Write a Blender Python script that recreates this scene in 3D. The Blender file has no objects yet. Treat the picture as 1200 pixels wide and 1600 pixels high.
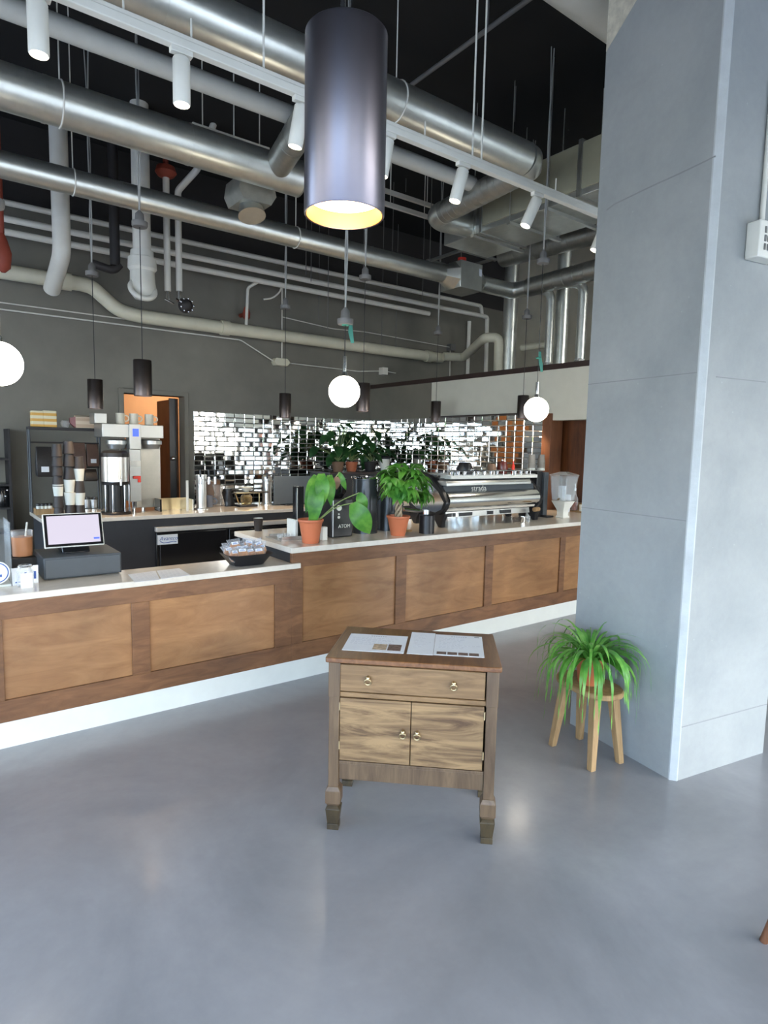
import bpy, bmesh, math, random
from mathutils import Vector as V, Matrix as M, Euler
random.seed(7)
R_ = math.radians
SC = bpy.context.scene
COL = SC.collection
# ------------------------------------------------------------------ camera
F, PITCH, ROLL, YAW, H = 965.92, .10432856, .02065034, .92418775, 1.72
cp, sp = math.cos(PITCH), math.sin(PITCH)
fwd = V((math.cos(YAW)*cp, math.sin(YAW)*cp, -sp))
rt = V((math.sin(YAW), -math.cos(YAW), 0)); up = rt.cross(fwd)
r2 = rt*math.cos(ROLL) + up*math.sin(ROLL); u2 = up*math.cos(ROLL) - rt*math.sin(ROLL)
RM = M((r2, u2, -fwd)).transposed()
EYE = V((0, 0, H))
cam = bpy.data.objects.new('camera', bpy.data.cameras.new('camera'))
cam.matrix_world = M.Translation(EYE) @ RM.to_4x4()
cam.data.sensor_fit = 'HORIZONTAL'; cam.data.sensor_width = 36; cam.data.lens = F/1200*36
cam.data.clip_start = .02
COL.objects.link(cam); SC.camera = cam

def ray(px, py): return RM @ V(((px-600)/F, -(py-800)/F, -1))
def onx(px, py, x): v = ray(px, py); return EYE + v*(x/v.x)
def ony(px, py, y): v = ray(px, py); return EYE + v*(y/v.y)
def onz(px, py, z): v = ray(px, py); return EYE + v*((z-H)/v.z)
def atd(px, py, d): return EYE + ray(px, py)*d
def depth(P): return -(RM.transposed() @ (V(P)-EYE)).z
def rpx(w, P): return w/F*depth(P)          # real width of w photo pixels at a point

# ------------------------------------------------------------------ materials
def nodes(name):
    m = bpy.data.materials.new(name); m.use_nodes = True
    nt = m.node_tree; b = nt.nodes['Principled BSDF']
    return m, nt, b
def inp(b, **k):
    for a, v in k.items():
        a = a.replace('_', ' ')
        b.inputs[a].default_value = v
def c4(c): return (c[0], c[1], c[2], 1)
def noise(nt, scale, detail=4, rough=.6, dist=0, sc=(1, 1, 1), coord='Object', rot=(0, 0, 0)):
    t = nt.nodes.new('ShaderNodeTexCoord'); mp = nt.nodes.new('ShaderNodeMapping')
    mp.inputs['Location'].default_value = (3.13, 1.71, .37); mp.inputs['Scale'].default_value = sc; mp.inputs['Rotation'].default_value = rot
    n = nt.nodes.new('ShaderNodeTexNoise'); inp(n, Scale=scale, Detail=detail, Roughness=rough, Distortion=dist)
    nt.links.new(t.outputs[coord], mp.inputs['Vector']); nt.links.new(mp.outputs['Vector'], n.inputs['Vector'])
    return n
def ramp(nt, fac, stops):
    r = nt.nodes.new('ShaderNodeValToRGB')
    e = r.color_ramp.elements
    while len(e) < len(stops): e.new(.5)
    for el, (p, c) in zip(e, stops): el.position = p; el.color = c4(c)
    nt.links.new(fac, r.inputs['Fac']); return r
def mix(nt, a, b_, fac, mode='MULTIPLY'):
    x = nt.nodes.new('ShaderNodeMix'); x.data_type = 'RGBA'; x.blend_type = mode
    if isinstance(fac, float): x.inputs[0].default_value = fac
    else: nt.links.new(fac, x.inputs[0])
    nt.links.new(a, x.inputs[6]); nt.links.new(b_, x.inputs[7]); return x.outputs[2]
def bump(nt, b, src, strength, dist=.01):
    n = nt.nodes.new('ShaderNodeBump'); inp(n, Strength=strength, Distance=dist)
    nt.links.new(src, n.inputs['Height']); nt.links.new(n.outputs['Normal'], b.inputs['Normal'])
def plain(name, col, rough=.5, metal=0., var=.12, scale=6, bmp=0., coat=0., spec=.5):
    m, nt, b = nodes(name)
    n = noise(nt, scale, 5)
    r = ramp(nt, n.outputs['Fac'], [(.25, [c*(1-var) for c in col]), (.75, [min(1, c*(1+var)) for c in col])])
    nt.links.new(r.outputs['Color'], b.inputs['Base Color'])
    inp(b, Roughness=rough, Metallic=metal); b.inputs['Coat Weight'].default_value = coat
    b.inputs['Specular IOR Level'].default_value = spec
    if bmp: bump(nt, b, noise(nt, scale*8, 6).outputs['Fac'], bmp)
    return m
def wood(name, light, dark, sc, rough=.45, gscale=1., blotch=.5, rot=(0, 0, 0), contrast=(.32, .68)):
    m, nt, b = nodes(name)
    g = noise(nt, gscale, 8, .65, 1.2, sc, rot=rot)
    r = ramp(nt, g.outputs['Fac'], [(contrast[0], dark), (contrast[1], light)])
    bl = noise(nt, 1.7, 3, .5, .4)
    rb = ramp(nt, bl.outputs['Fac'], [(.3, (1-blotch,)*3), (.7, (1, 1, 1))])
    nt.links.new(mix(nt, r.outputs['Color'], rb.outputs['Color'], 1.), b.inputs['Base Color'])
    inp(b, Roughness=rough); bump(nt, b, g.outputs['Fac'], .15, .004)
    return m
def emit(name, col, s, rough=.4):
    m, nt, b = nodes(name); n = noise(nt, 3, 2)
    r = ramp(nt, n.outputs['Fac'], [(.2, col), (.8, col)])
    nt.links.new(r.outputs['Color'], b.inputs['Emission Color']); inp(b, Roughness=rough)
    b.inputs['Base Color'].default_value = (.04, .04, .04, 1); b.inputs['Emission Strength'].default_value = s
    return m
def glass(name, col=(1, 1, 1), rough=.02, ior=1.35, body=.06):
    m, nt, b = nodes(name); n = noise(nt, 4, 2)
    r = ramp(nt, n.outputs['Fac'], [(.3, [c*.97 for c in col]), (.7, col)])
    nt.links.new(r.outputs['Color'], b.inputs['Base Color']); inp(b, Roughness=rough, IOR=1.5)
    tr = nt.nodes.new('ShaderNodeBsdfTransparent'); nt.links.new(r.outputs['Color'], tr.inputs['Color'])
    lw = nt.nodes.new('ShaderNodeLayerWeight'); inp(lw, Blend=.22)
    mp = nt.nodes.new('ShaderNodeMapRange'); inp(mp, To_Min=body, To_Max=.75); nt.links.new(lw.outputs['Facing'], mp.inputs['Value'])
    mx = nt.nodes.new('ShaderNodeMixShader'); nt.links.new(mp.outputs['Result'], mx.inputs[0])
    nt.links.new(tr.outputs[0], mx.inputs[1]); nt.links.new(b.outputs[0], mx.inputs[2])
    nt.links.new(mx.outputs[0], nt.nodes['Material Output'].inputs['Surface'])
    return m

m_floor, nt, b = nodes('polished_concrete_floor')
n1 = noise(nt, .9, 6, .6, .6); n2 = noise(nt, 14, 8, .7)
ra = ramp(nt, n1.outputs['Fac'], [(.28, (.235, .238, .252)), (.72, (.40, .397, .41))])
rb = ramp(nt, n2.outputs['Fac'], [(.3, (.92, .92, .92)), (.7, (1, 1, 1))])
nt.links.new(mix(nt, ra.outputs['Color'], rb.outputs['Color'], 1.), b.inputs['Base Color'])
inp(b, Roughness=.3)
b.inputs['Coat Weight'].default_value = .25; b.inputs['Coat Roughness'].default_value = .14

m_col, nt, b = nodes('cast_concrete')
n1 = noise(nt, 1.6, 5, .6, .3); n2 = noise(nt, 26, 8, .7); vo = nt.nodes.new('ShaderNodeTexVoronoi'); inp(vo, Scale=9.)
tc = nt.nodes.new('ShaderNodeTexCoord'); nt.links.new(tc.outputs['Object'], vo.inputs['Vector'])
ra = ramp(nt, n1.outputs['Fac'], [(.3, (.34, .36, .36)), (.7, (.44, .455, .445))])
rb = ramp(nt, n2.outputs['Fac'], [(.3, (.93, .93, .93)), (.7, (1, 1, 1))])
rv = ramp(nt, vo.outputs['Distance'], [(.035, (1.0, 1.0, 1.0)), (.05, (.86, .86, .86))])
nt.links.new(mix(nt, mix(nt, ra.outputs['Color'], rb.outputs['Color'], 1.), rv.outputs['Color'], 1.), b.inputs['Base Color'])
inp(b, Roughness=.75); bump(nt, b, n2.outputs['Fac'], .12, .004)

m_joint = plain('concrete_joint', (.25, .26, .26), .8)
m_chamfer = plain('concrete_edge', (.50, .525, .525), .7, bmp=.2)
m_rawcon = plain('raw_concrete', (.56, .52, .42), .85, var=.3, scale=18, bmp=.3)
m_black = plain('charcoal_wall_paint', (.200, .187, .155), .5, var=.18, scale=1.4)
m_ceil = plain('black_ceiling_paint', (.006, .006, .006), .8)
m_white = plain('warm_white_wall_paint', (.66, .66, .58), .6, var=.04)
m_beige = plain('beige_drywall', (.74, .68, .54), .7, var=.12, scale=2)
m_cap = plain('dark_brown_trim', (.035, .02, .017), .4)
m_frame = wood('stained_maple_frame', (.30, .14, .062), (.13, .054, .024), (3, 3, 14), .42, blotch=.45, contrast=(.25, .75))
m_panel = wood('stained_maple_panel', (.48, .25, .108), (.25, .108, .042), (2, 2, 9), .33, blotch=.45, contrast=(.25, .75))
m_wallwood = wood('dark_wood_panelling', (.20, .065, .02), (.06, .018, .006), (9, 9, 1.2), .4, blotch=.5)
m_post = wood('brown_wood_post', (.25, .10, .045), (.15, .055, .022), (9, 9, 1), .45)
m_quartz = plain('cream_quartz', (.72, .66, .57), .14, var=.06, scale=30)
m_kick = plain('white_kick_tile', (.74, .75, .70), .3, var=.05, scale=5)
m_galv = plain('galvanised_steel', (.66, .67, .62), .33, .88, var=.10, scale=9)
m_galvd = plain('dull_galvanised_steel', (.42, .42, .38), .40, .85, var=.15, scale=12)
m_greyduct = plain('grey_painted_duct', (.54, .54, .49), .5, var=.06)
m_duct_liner = plain('duct_insulation_board', (.36, .35, .25), .6, var=.08)
m_wpaint = plain('white_enamel', (.78, .77, .70), .4, var=.04)
m_pipe = plain('off_white_pipe_paint', (.78, .755, .68), .5, var=.05)
m_pvc = plain('cream_pvc', (.76, .72, .56), .45, var=.06)
m_castiron = plain('black_cast_iron', (.03, .026, .026), .6)
m_cable = plain('grey_cable', (.42, .42, .40), .5)
m_bcable = plain('black_cable', (.02, .02, .02), .5)
m_hub = plain('grey_plastic_hub', (.17, .165, .16), .5)
m_red = plain('red_plastic', (.75, .05, .03), .4)
m_rust = plain('rusty_red_iron', (.30, .055, .03), .6, var=.2)
m_chrome = plain('chrome', (.86, .86, .86), .07, 1., var=.03)
m_steel = plain('brushed_stainless', (.68, .68, .66), .28, .85, var=.05, scale=20)
m_foil = plain('crinkled_foil', (.8, .79, .75), .18, 1., var=.1, scale=20, bmp=.8)
m_gun = plain('gunmetal_lamp_shade', (.17, .16, .19), .33, 1., var=.05)
m_bronze = plain('dark_bronze_shade', (.11, .09, .085), .32, 1., var=.08)
m_goldin = plain('gold_lamp_lining', (.62, .27, .045), .45, .2, var=.03)
m_bplastic = plain('black_plastic', (.013, .013, .015), .35)
m_bgloss = plain('black_gloss', (.012, .012, .013), .12)
m_slate = plain('slate_grey_plastic', (.055, .065, .075), .45)
m_dkfront = plain('charcoal_laminate', (.026, .028, .033), .5)
m_cupblk = plain('black_paper_cup', (.028, .024, .024), .5)
m_cupwht = plain('white_paper_cup', (.72, .75, .70), .6, var=.03)
m_terra = plain('terracotta_plastic', (.58, .17, .075), .5, var=.06)
m_soil = plain('potting_soil', (.03, .02, .012), .9, var=.4, scale=60, bmp=.6)
m_paper = plain('white_paper', (.84, .87, .91), .7, var=.02)
m_ink = plain('grey_ink', (.50, .52, .58), .7)
m_photo = plain('printed_photo', (.16, .10, .08), .5, var=.8, scale=60)
m_photol = plain('printed_photo_tan', (.50, .38, .26), .5, var=.6, scale=60)
m_brass = plain('aged_brass', (.60, .47, .27), .28, 1., var=.06)
m_glass = glass('clear_glass')
m_acryl = glass('clear_acrylic', (.97, .99, 1), .03, 1.15, .035)
m_amber = glass('amber_syrup', (.45, .06, .02), .05, 1.3)
m_cookie = plain('golden_cookie', (.50, .23, .09), .7, var=.3, scale=40)
m_wrap = plain('crinkled_clear_wrap', (.62, .66, .72), .18, var=.15, scale=30, bmp=.5)
m_blueink = plain('blue_label_ink', (.04, .10, .35), .5)
m_label = plain('white_label', (.80, .84, .88), .5, var=.03)
m_teal = plain('teal_tape', (.05, .26, .20), .5)
m_oaktop = wood('oak_table_top', (.27, .125, .05), (.13, .052, .02), (22, 2.5, 22), .32, 1., .25, rot=(0, 0, R_(90)))
m_oak = wood('weathered_oak', (.34, .205, .095), (.165, .09, .038), (3, 12, 26), .45, 1., .3)
m_oakd = wood('dark_oak', (.185, .118, .065), (.085, .05, .027), (20, 20, 2), .42, 1., .25)
m_oakdoor = wood('cathedral_grain_oak', (.35, .22, .105), (.095, .048, .02), (2.4, 8, 20), .45, 1., .25, contrast=(.36, .60))
m_oakfoot = wood('worn_bronze_oak_foot', (.10, .068, .03), (.035, .025, .014), (20, 20, 3), .4)
m_pine = wood('raw_teak', (.52, .33, .155), (.31, .175, .075), (26, 26, 2.2), .6, 1., .25)
m_mug = plain('cream_stoneware', (.88, .80, .64), .35, var=.04)
m_choc = plain('iced_mocha', (.55, .25, .12), .35, var=.08)
m_kraft = plain('kraft_brown', (.24, .14, .085), .6, var=.15)
m_bag = plain('black_coffee_bag', (.022, .020, .020), .35, var=.3, bmp=.3)
m_bagb = plain('brown_coffee_bag', (.11, .06, .042), .4, var=.2, bmp=.3)
m_stripe, nt, b = nodes('striped_carton')
wv = nt.nodes.new('ShaderNodeTexWave'); wv.bands_direction = 'Z'; inp(wv, Scale=5.2, Distortion=.3)
tc = nt.nodes.new('ShaderNodeTexCoord'); nt.links.new(tc.outputs['Object'], wv.inputs['Vector'])
ra = ramp(nt, wv.outputs['Fac'], [(.35, (.72, .40, .09)), (.6, (.78, .70, .48))]); nt.links.new(ra.outputs['Color'], b.inputs['Base Color']); inp(b, Roughness=.6)
m_stripe2, nt, b = nodes('striped_wrap')
wv = nt.nodes.new('ShaderNodeTexWave'); wv.bands_direction = 'Z'; inp(wv, Scale=4.5, Distortion=.6)
tc = nt.nodes.new('ShaderNodeTexCoord'); nt.links.new(tc.outputs['Object'], wv.inputs['Vector'])
ra = ramp(nt, wv.outputs['Fac'], [(.3, (.60, .42, .28)), (.7, (.78, .62, .46))]); nt.links.new(ra.outputs['Color'], b.inputs['Base Color']); inp(b, Roughness=.4)
m_mirror = plain('mirror_tile', (.93, .93, .91), .03, 1., var=.02)
m_grout = plain('pale_grout', (.36, .345, .31), .7)
m_orange = plain('orange_corridor_paint', (.60, .36, .19), .6, var=.04)
m_browndoor = wood('brown_door_veneer', (.20, .095, .05), (.13, .055, .028), (8, 8, 1), .5)
m_globe = emit('lit_opal_globe', (1., .90, .74), 13)
m_bulb = emit('lit_lamp_diffuser', (1., .84, .60), 4.5)
m_led = emit('lit_track_lens', (1., .9, .72), 10)
m_warm = emit('lit_small_lens', (1., .62, .35), 5)
m_screen = emit('lit_screen', (.42, .385, .47), .95)
m_blue = emit('lit_blue_display', (.05, .11, .70), 1.)
m_brew = plain('satin_brewer_steel', (.46, .455, .43), .34, .8, var=.04)
m_can = plain('dark_grey_steel_canister', (.05, .055, .06), .22, .3)
def leafmat(name, a, c, dark):
    m, nt, b = nodes(name); n = noise(nt, 9, 3)
    r = ramp(nt, n.outputs['Fac'], [(.3, dark), (.5, a), (.75, c)])
    nt.links.new(r.outputs['Color'], b.inputs['Base Color']); inp(b, Roughness=.38)
    b.inputs['Subsurface Weight'].default_value = .0
    tr = nt.nodes.new('ShaderNodeBsdfTranslucent'); mx = nt.nodes.new('ShaderNodeMixShader'); mx.inputs[0].default_value = .3
    nt.links.new(r.outputs['Color'], tr.inputs['Color'])
    out = nt.nodes['Material Output']
    nt.links.new(b.outputs[0], mx.inputs[1]); nt.links.new(tr.outputs[0], mx.inputs[2]); nt.links.new(mx.outputs[0], out.inputs['Surface'])
    return m
m_leaf = leafmat('fresh_green_leaf', (.12, .36, .05), (.26, .55, .09), (.05, .20, .035))
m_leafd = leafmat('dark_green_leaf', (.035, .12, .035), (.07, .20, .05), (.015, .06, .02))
m_spider = leafmat('spider_plant_blade', (.17, .45, .07), (.42, .68, .19), (.07, .28, .05))
m_stem = plain('plant_stem', (.24, .33, .12), .5)
m_trunk = plain('braided_trunk', (.45, .34, .22), .6)

# ------------------------------------------------------------------ mesh builder
class MB:
    def __init__(s): s.b = bmesh.new(); s.mi = 0
    def face(s, vs):
        try: f = s.b.faces.new(vs); f.material_index = s.mi; return f
        except ValueError: return None
    def box(s, x0, x1, y0, y1, z0, z1, T=None):
        c = [V((x, y, z)) for z in (z0, z1) for y in (y0, y1) for x in (x0, x1)]
        if T is not None: c = [T @ p for p in c]
        v = [s.b.verts.new(p) for p in c]
        for q in ((0, 2, 3, 1), (4, 5, 7, 6), (0, 1, 5, 4), (2, 6, 7, 3), (0, 4, 6, 2), (1, 3, 7, 5)): s.face([v[i] for i in q])
        return s
    def frustum(s, c, a0, a1, z0, z1, T=None):       # square section a0=(hx,hy) at z0 to a1 at z1
        P = [V((c[0]+sx*a[0], c[1]+sy*a[1], z)) for (a, z) in ((a0, z0), (a1, z1)) for sx, sy in ((-1, -1), (1, -1), (1, 1), (-1, 1))]
        if T is not None: P = [T @ p for p in P]
        v = [s.b.verts.new(p) for p in P]
        s.face(v[3::-1]); s.face(v[4:])
        for i in range(4): s.face([v[i], v[(i+1) % 4], v[4+(i+1) % 4], v[4+i]])
        return s
    def rings(s, rings, caps=(True, True), closed=True):
        rv = [[s.b.verts.new(p) for p in r] for r in rings]; n = len(rv[0])
        for a, c in zip(rv, rv[1:]):
            for i in range(n if closed else n-1): s.face([a[i], a[(i+1) % n], c[(i+1) % n], c[i]])
        if caps[0]: s.face(rv[0][::-1])
        if caps[1]: s.face(rv[-1])
        return s
    def cyl(s, p0, p1, r0, r1=None, seg=24, caps=(True, True)):
        p0, p1 = V(p0), V(p1); r1 = r0 if r1 is None else r1
        d = (p1-p0).normalized(); a = d.orthogonal().normalized(); c = d.cross(a)
        mk = lambda p, r: [p + (a*math.cos(t)+c*math.sin(t))*r for t in (2*math.pi*i/seg for i in range(seg))]
        return s.rings([mk(p0, r0), mk(p1, r1)], caps)
    def lathe(s, c, prof, seg=32, caps=(False, False), T=None, sx=1, sy=1):
        rg = []
        for r, z in prof:
            ring = [V((c[0]+r*sx*math.cos(2*math.pi*i/seg), c[1]+r*sy*math.sin(2*math.pi*i/seg), c[2]+z)) for i in range(seg)]
            rg.append([T @ p for p in ring] if T is not None else ring)
        return s.rings(rg, caps)
    def tube(s, pts, r, seg=10, corner=0, caps=(True, True), n=5):
        pts = [V(p) for p in pts]
        if corner and len(pts) > 2:
            q = [pts[0]]
            for a, b_, c in zip(pts, pts[1:], pts[2:]):
                k = min(corner, (b_-a).length*.48, (c-b_).length*.48)
                s0 = b_+(a-b_).normalized()*k; s1 = b_+(c-b_).normalized()*k
                for i in range(n+1):
                    t = i/n; q.append(s0*(1-t)**2 + b_*2*t*(1-t) + s1*t*t)
            q.append(pts[-1]); pts = q
        rr = r if isinstance(r, (list, tuple)) else [r]*len(pts)
        d = (pts[1]-pts[0]).normalized(); a = d.orthogonal().normalized(); rings = []
        for i, p in enumerate(pts):
            if 0 < i < len(pts)-1: t = ((pts[i]-pts[i-1]).normalized()+(pts[i+1]-pts[i]).normalized()).normalized()
            elif i == 0: t = d
            else: t = (pts[i]-pts[i-1]).normalized()
            a = (a - t*a.dot(t)).normalized(); c = t.cross(a)
            rings.append([p+(a*math.cos(x)+c*math.sin(x))*rr[i] for x in (2*math.pi*k/seg for k in range(seg))])
        return s.rings(rings, caps)
    def prism(s, poly, axis, a, b_, T=None):          # poly of 2-D points extruded along axis from a to b_
        def P(u, w, h):
            p = {'x': V((h, u, w)), 'y': V((u, h, w)), 'z': V((u, w, h))}[axis]
            return T @ p if T is not None else p
        return s.rings([[P(u, w, a) for u, w in poly], [P(u, w, b_) for u, w in poly]])
    def sphere(s, c, r, seg=24, rg=14, sz=1.):
        prof = [(max(1e-4, r*math.sin(math.pi*i/rg)), -r*sz*math.cos(math.pi*i/rg)) for i in range(rg+1)]
        return s.lathe(c, prof, seg)
    def torus(s, c, R, r, nrm=(0, 0, 1), seg=24, sg=8):
        d = V(nrm).normalized(); a = d.orthogonal().normalized(); e = d.cross(a); c = V(c)
        rings = []
        for i in range(seg+1):
            t = 2*math.pi*i/seg; o = a*math.cos(t)+e*math.sin(t)
            rings.append([c+o*(R+r*math.cos(q))+d*(r*math.sin(q)) for q in (2*math.pi*k/sg for k in range(sg))])
        return s.rings(rings, (False, False))
    def strip(s, ctr, halfw, side):                   # a leaf strip: centre points, half widths, side vectors; folded along the rib
        L, C, Rr = [], [], []
        for p, w, sd in zip(ctr, halfw, side):
            L.append(s.b.verts.new(p - sd*w)); C.append(s.b.verts.new(p)); Rr.append(s.b.verts.new(p + sd*w))
        for i in range(len(ctr)-1):
            s.face([L[i], C[i], C[i+1], L[i+1]]); s.face([C[i], Rr[i], Rr[i+1], C[i+1]])
        return s

def W(o):
    m = o.matrix_basis.copy()
    if o.parent: m = W(o.parent) @ o.matrix_parent_inverse @ m
    return m
def build(name, mb, mats, parent=None, bevel=0., local=False, smooth=40, label=None):
    bm = mb.b
    bmesh.ops.remove_doubles(bm, verts=bm.verts, dist=1e-6)
    bmesh.ops.recalc_face_normals(bm, faces=bm.faces)
    me = bpy.data.meshes.new(name); bm.to_mesh(me); bm.free()
    for m in (mats if isinstance(mats, (list, tuple)) else [mats]): me.materials.append(m)
    me.polygons.foreach_set('use_smooth', [True]*len(me.polygons)); me.set_sharp_from_angle(angle=R_(smooth))
    o = bpy.data.objects.new(name, me); COL.objects.link(o)
    if parent is not None:
        o.parent = parent
        if not local: o.matrix_parent_inverse = W(parent).inverted()
    if bevel:
        bv = o.modifiers.new('bevel', 'BEVEL'); bv.width = bevel; bv.segments = 2; bv.limit_method = 'ANGLE'; bv.angle_limit = R_(40)
    if label: o['label'] = label
    return o
def tag(o, label, cat, group=None, kind=None):
    o['label'] = label; o['category'] = cat
    if group: o['group'] = group
    if kind: o['kind'] = kind
    return o
def thing(name, label, cat, loc=(0, 0, 0), rz=0., group=None):
    o = bpy.data.objects.new(name, None); COL.objects.link(o); o.empty_display_size = .1
    o.location = loc; o.rotation_euler = (0, 0, rz)
    return tag(o, label, cat, group)
def struct(name, mb, mats, bevel=0., parent=None):
    o = build(name, mb, mats, parent, bevel)
    if parent is None: o['kind'] = 'structure'
    return o
def dup(root, loc, label=None, rz=None):
    r = root.copy(); COL.objects.link(r); r.location = loc
    if label: r['label'] = label
    if rz is not None: r.rotation_euler.z = rz
    for ch in list(root.children):
        c = ch.copy(); COL.objects.link(c); c.parent = r; c.matrix_parent_inverse = ch.matrix_parent_inverse.copy()
        for g in list(ch.children):
            d = g.copy(); COL.objects.link(d); d.parent = c; d.matrix_parent_inverse = g.matrix_parent_inverse.copy()
    return r
def text(name, s, size, T, mat, parent, ext=.001, shear=0., spacing=1.):
    cu = bpy.data.curves.new(name, 'FONT'); cu.body = s; cu.size = size; cu.extrude = ext; cu.align_x = 'CENTER'; cu.align_y = 'CENTER'
    cu.shear = shear; cu.space_character = spacing
    t = bpy.data.objects.new(name, cu); COL.objects.link(t)
    bpy.context.view_layer.update()
    me = bpy.data.meshes.new_from_object(t.evaluated_get(bpy.context.evaluated_depsgraph_get()))
    bpy.data.objects.remove(t); bpy.data.curves.remove(cu)
    me.transform(T); me.materials.append(mat)
    o = bpy.data.objects.new(name, me); COL.objects.link(o); o.parent = parent; o.matrix_parent_inverse = W(parent).inverted()
    return o
FACE_Y = M.Rotation(R_(90), 4, 'X')      # text plane facing -Y (towards the room)

# ------------------------------------------------------------------ the setting
YB, XP, XF, ZC = 8.7, 6.225, 9.6, 5.4
XL, YF = -5.0, -4.0
struct('floor', MB().box(XL-.2, XF+.2, YF-.2, YB+2.2, -.1, 0), m_floor)
struct('ceiling', MB().box(XL-.2, XF+.2, YF-.2, YB+.2, ZC, ZC+.15), m_ceil)
# back wall with the doorway
dl, dr = ony(194, 700, YB).x, ony(288, 700, YB).x
dtop = ony(240, 617, YB).z
ZU = 4.45      # wall coloured darker above the pipe runs, painting in the fade of light
struct('wall_back', MB().box(XL-.2, dl, YB, YB+.18, 0, ZU).box(dr, XF+.2, YB, YB+.18, 0, ZU).box(dl, dr, YB, YB+.18, dtop, ZU), m_black)
struct('wall_back_upper', MB().box(XL-.2, XF+.2, YB, YB+.18, ZU, ZC), plain('upper_wall_shade', (.028, .025, .024), .6))
d = struct('door_1', MB().box(dl-.06, dl, YB-.03, YB+.2, 0, dtop+.06).box(dr, dr+.06, YB-.03, YB+.2, 0, dtop+.06).box(dl, dr, YB-.03, YB+.2, dtop, dtop+.06), m_black, .004)
leaf = build('door_leaf', MB().box(dr-.06, dr-.015, YB+.19, YB+1.02, .01, dtop-.02), m_browndoor, d, .003, label='brown door leaf standing open into the corridor')
build('door_edge', MB().box(dr-.15, dr-.0605, YB+.16, YB+.19, .01, dtop-.02), m_bplastic, d)
build('door_knob', MB().sphere((dr-.11, YB+.13, 1.5), .03).cyl((dr-.11, YB+.13, 1.5), (dr-.11, YB+.17, 1.5), .012), m_chrome, d)
struct('wall_corridor', MB().box(dl-1.2, dr+1.2, YB+2.0, YB+2.1, 0, 3).box(dl-1.25, dl-1.2, YB+.18, YB+2.1, 0, 3).box(dr+1.2, dr+1.25, YB+.18, YB+2.1, 0, 3).box(dl-1.25, dr+1.25, YB+.18, YB+2.1, 3, 3.05), m_orange)
# low partition on the right: painted box over the mirror tiles, timber panelling past the post
TT, CB, CT, SB = 2.174, 2.70, 2.765, 2.09
yw = onx(674, 625, XP).y                 # where charcoal paint turns white
yp0, yp1 = onx(862, 690, XP).y, onx(848, 690, XP).y
struct('wall_right', MB().box(XP, XP+.16, yw, YB, 0, CB), m_black)
struct('wall_right_white', MB().box(XP, XP+.16, yp1, yw, 0, CB).box(XP, XP+.16, 2.2, yp1, SB, CB), m_white)
struct('trim_1', MB().box(XP-.02, XP+.2, 2.2, YB, CB, CT), m_cap, .004)
struct('trim_2', MB().box(XP-.025, XP+.2, yp0, yp1, 0, TT), m_post, .004)
struct('wall_right_timber', MB().box(XP+.28, XP+.4, 4.2, yp0+.3, 0, SB+.02), m_wallwood)
struct('ceiling_low_room', MB().box(XP+.16, XF, 2.2, YB, CT-.25, CT-.05), m_bplastic)
struct('wall_far', MB().box(XF, XF+.2, YF-.2, YB, 0, ZC), m_beige)
# storefront glazing bays behind the photographer: walls with openings and mullions
HD = 3.2
def bays(n0, along, c, a, b_, n, wname):
    mw = MB()
    for lo, hi in ((0, .12), (HD, ZC)):
        mw.box(c-.2, c, a, b_, lo, hi) if along == 'y' else mw.box(a, b_, c-.2, c, lo, hi)
    struct(wname, mw, m_black)
    for k in range(n):
        u0, u1 = a+(b_-a)*k/n, a+(b_-a)*(k+1)/n
        f_ = MB()
        def bar(p, q, lo, hi):
            f_.box(c-.14, c-.06, p, q, lo, hi) if along == 'y' else f_.box(p, q, c-.14, c-.06, lo, hi)
        bar(u0, u0+.06, .12, HD); bar(u1-.06, u1, .12, HD); bar(u0, u1, .12, .18); bar(u0, u1, HD-.06, HD); bar(u0, u1, 2.5, 2.56)
        bar((u0+u1)/2-.03, (u0+u1)/2+.03, .12, HD)
        struct('window_%d' % (n0+k), f_, m_bplastic)
XG = 6.85
bays(1, 'y', XL, YF, YB, 5, 'wall_left')
bays(6, 'x', YF, XL, XG, 5, 'wall_front')
bays(11, 'y', XG, YF, 4.2, 4, 'wall_right_glazed')
struct('ground_outside', MB().box(-40, 40, -40, 40, -.16, -.12), plain('street_pavement', (.27, .265, .255), .8))

# the concrete column
c0 = V((3.099, 1.532, 0)); ca = -.1808
cu_, cv_ = V((math.cos(ca), math.sin(ca), 0)), V((-math.sin(ca), math.cos(ca), 0))
TCOL = M.Translation(c0) @ M.Rotation(ca, 4, 'Z')
k = .028
colm = struct('column', MB().prism([(k, 0), (.76, 0), (.76, .76), (0, .76), (0, k)], 'z', 0, ZC, TCOL), m_col)
build('column_edge', MB().prism([(k+.004, -.0015), (k, .004), (.004, k), (-.0015, k+.004), (-.0012, k-.004), (k-.004, -.0012)], 'z', 0, ZC, TCOL), m_chamfer, colm)
jm = MB()
def colpt(px, py):
    v = ray(px, py); t = (c0-EYE).dot(cu_)/v.dot(cu_); p = EYE+v*t; return TCOL.inverted() @ p
def colline(pts, w):
    for a, b_ in zip(pts, pts[1:]):
        jm.rings([[TCOL @ V((x, a.y, a.z+s*w)) for x, s in ((-.0015, -1), (-.0015, 1), (.002, 1), (.002, -1))], [TCOL @ V((x, b_.y, b_.z+s*w)) for x, s in ((-.0015, -1), (-.0015, 1), (.002, 1), (.002, -1))]])
colline([colpt(*p) for p in ((948, 328), (960, 319), (985, 307), (1020, 290), (1060, 272), (1100, 253), (1118, 244))], .0032)
for z in (2.12, 1.38): jm.box(-.0012, .002, .03, .76, z-.0025, z+.0025, TCOL)
jm.box(.03, .76, -.0012, .002, .292, .297, TCOL); jm.box(.1, .5, -.0012, .002, 2.10, 2.105, TCOL)
build('column_joint', jm, m_joint, colm)
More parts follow.
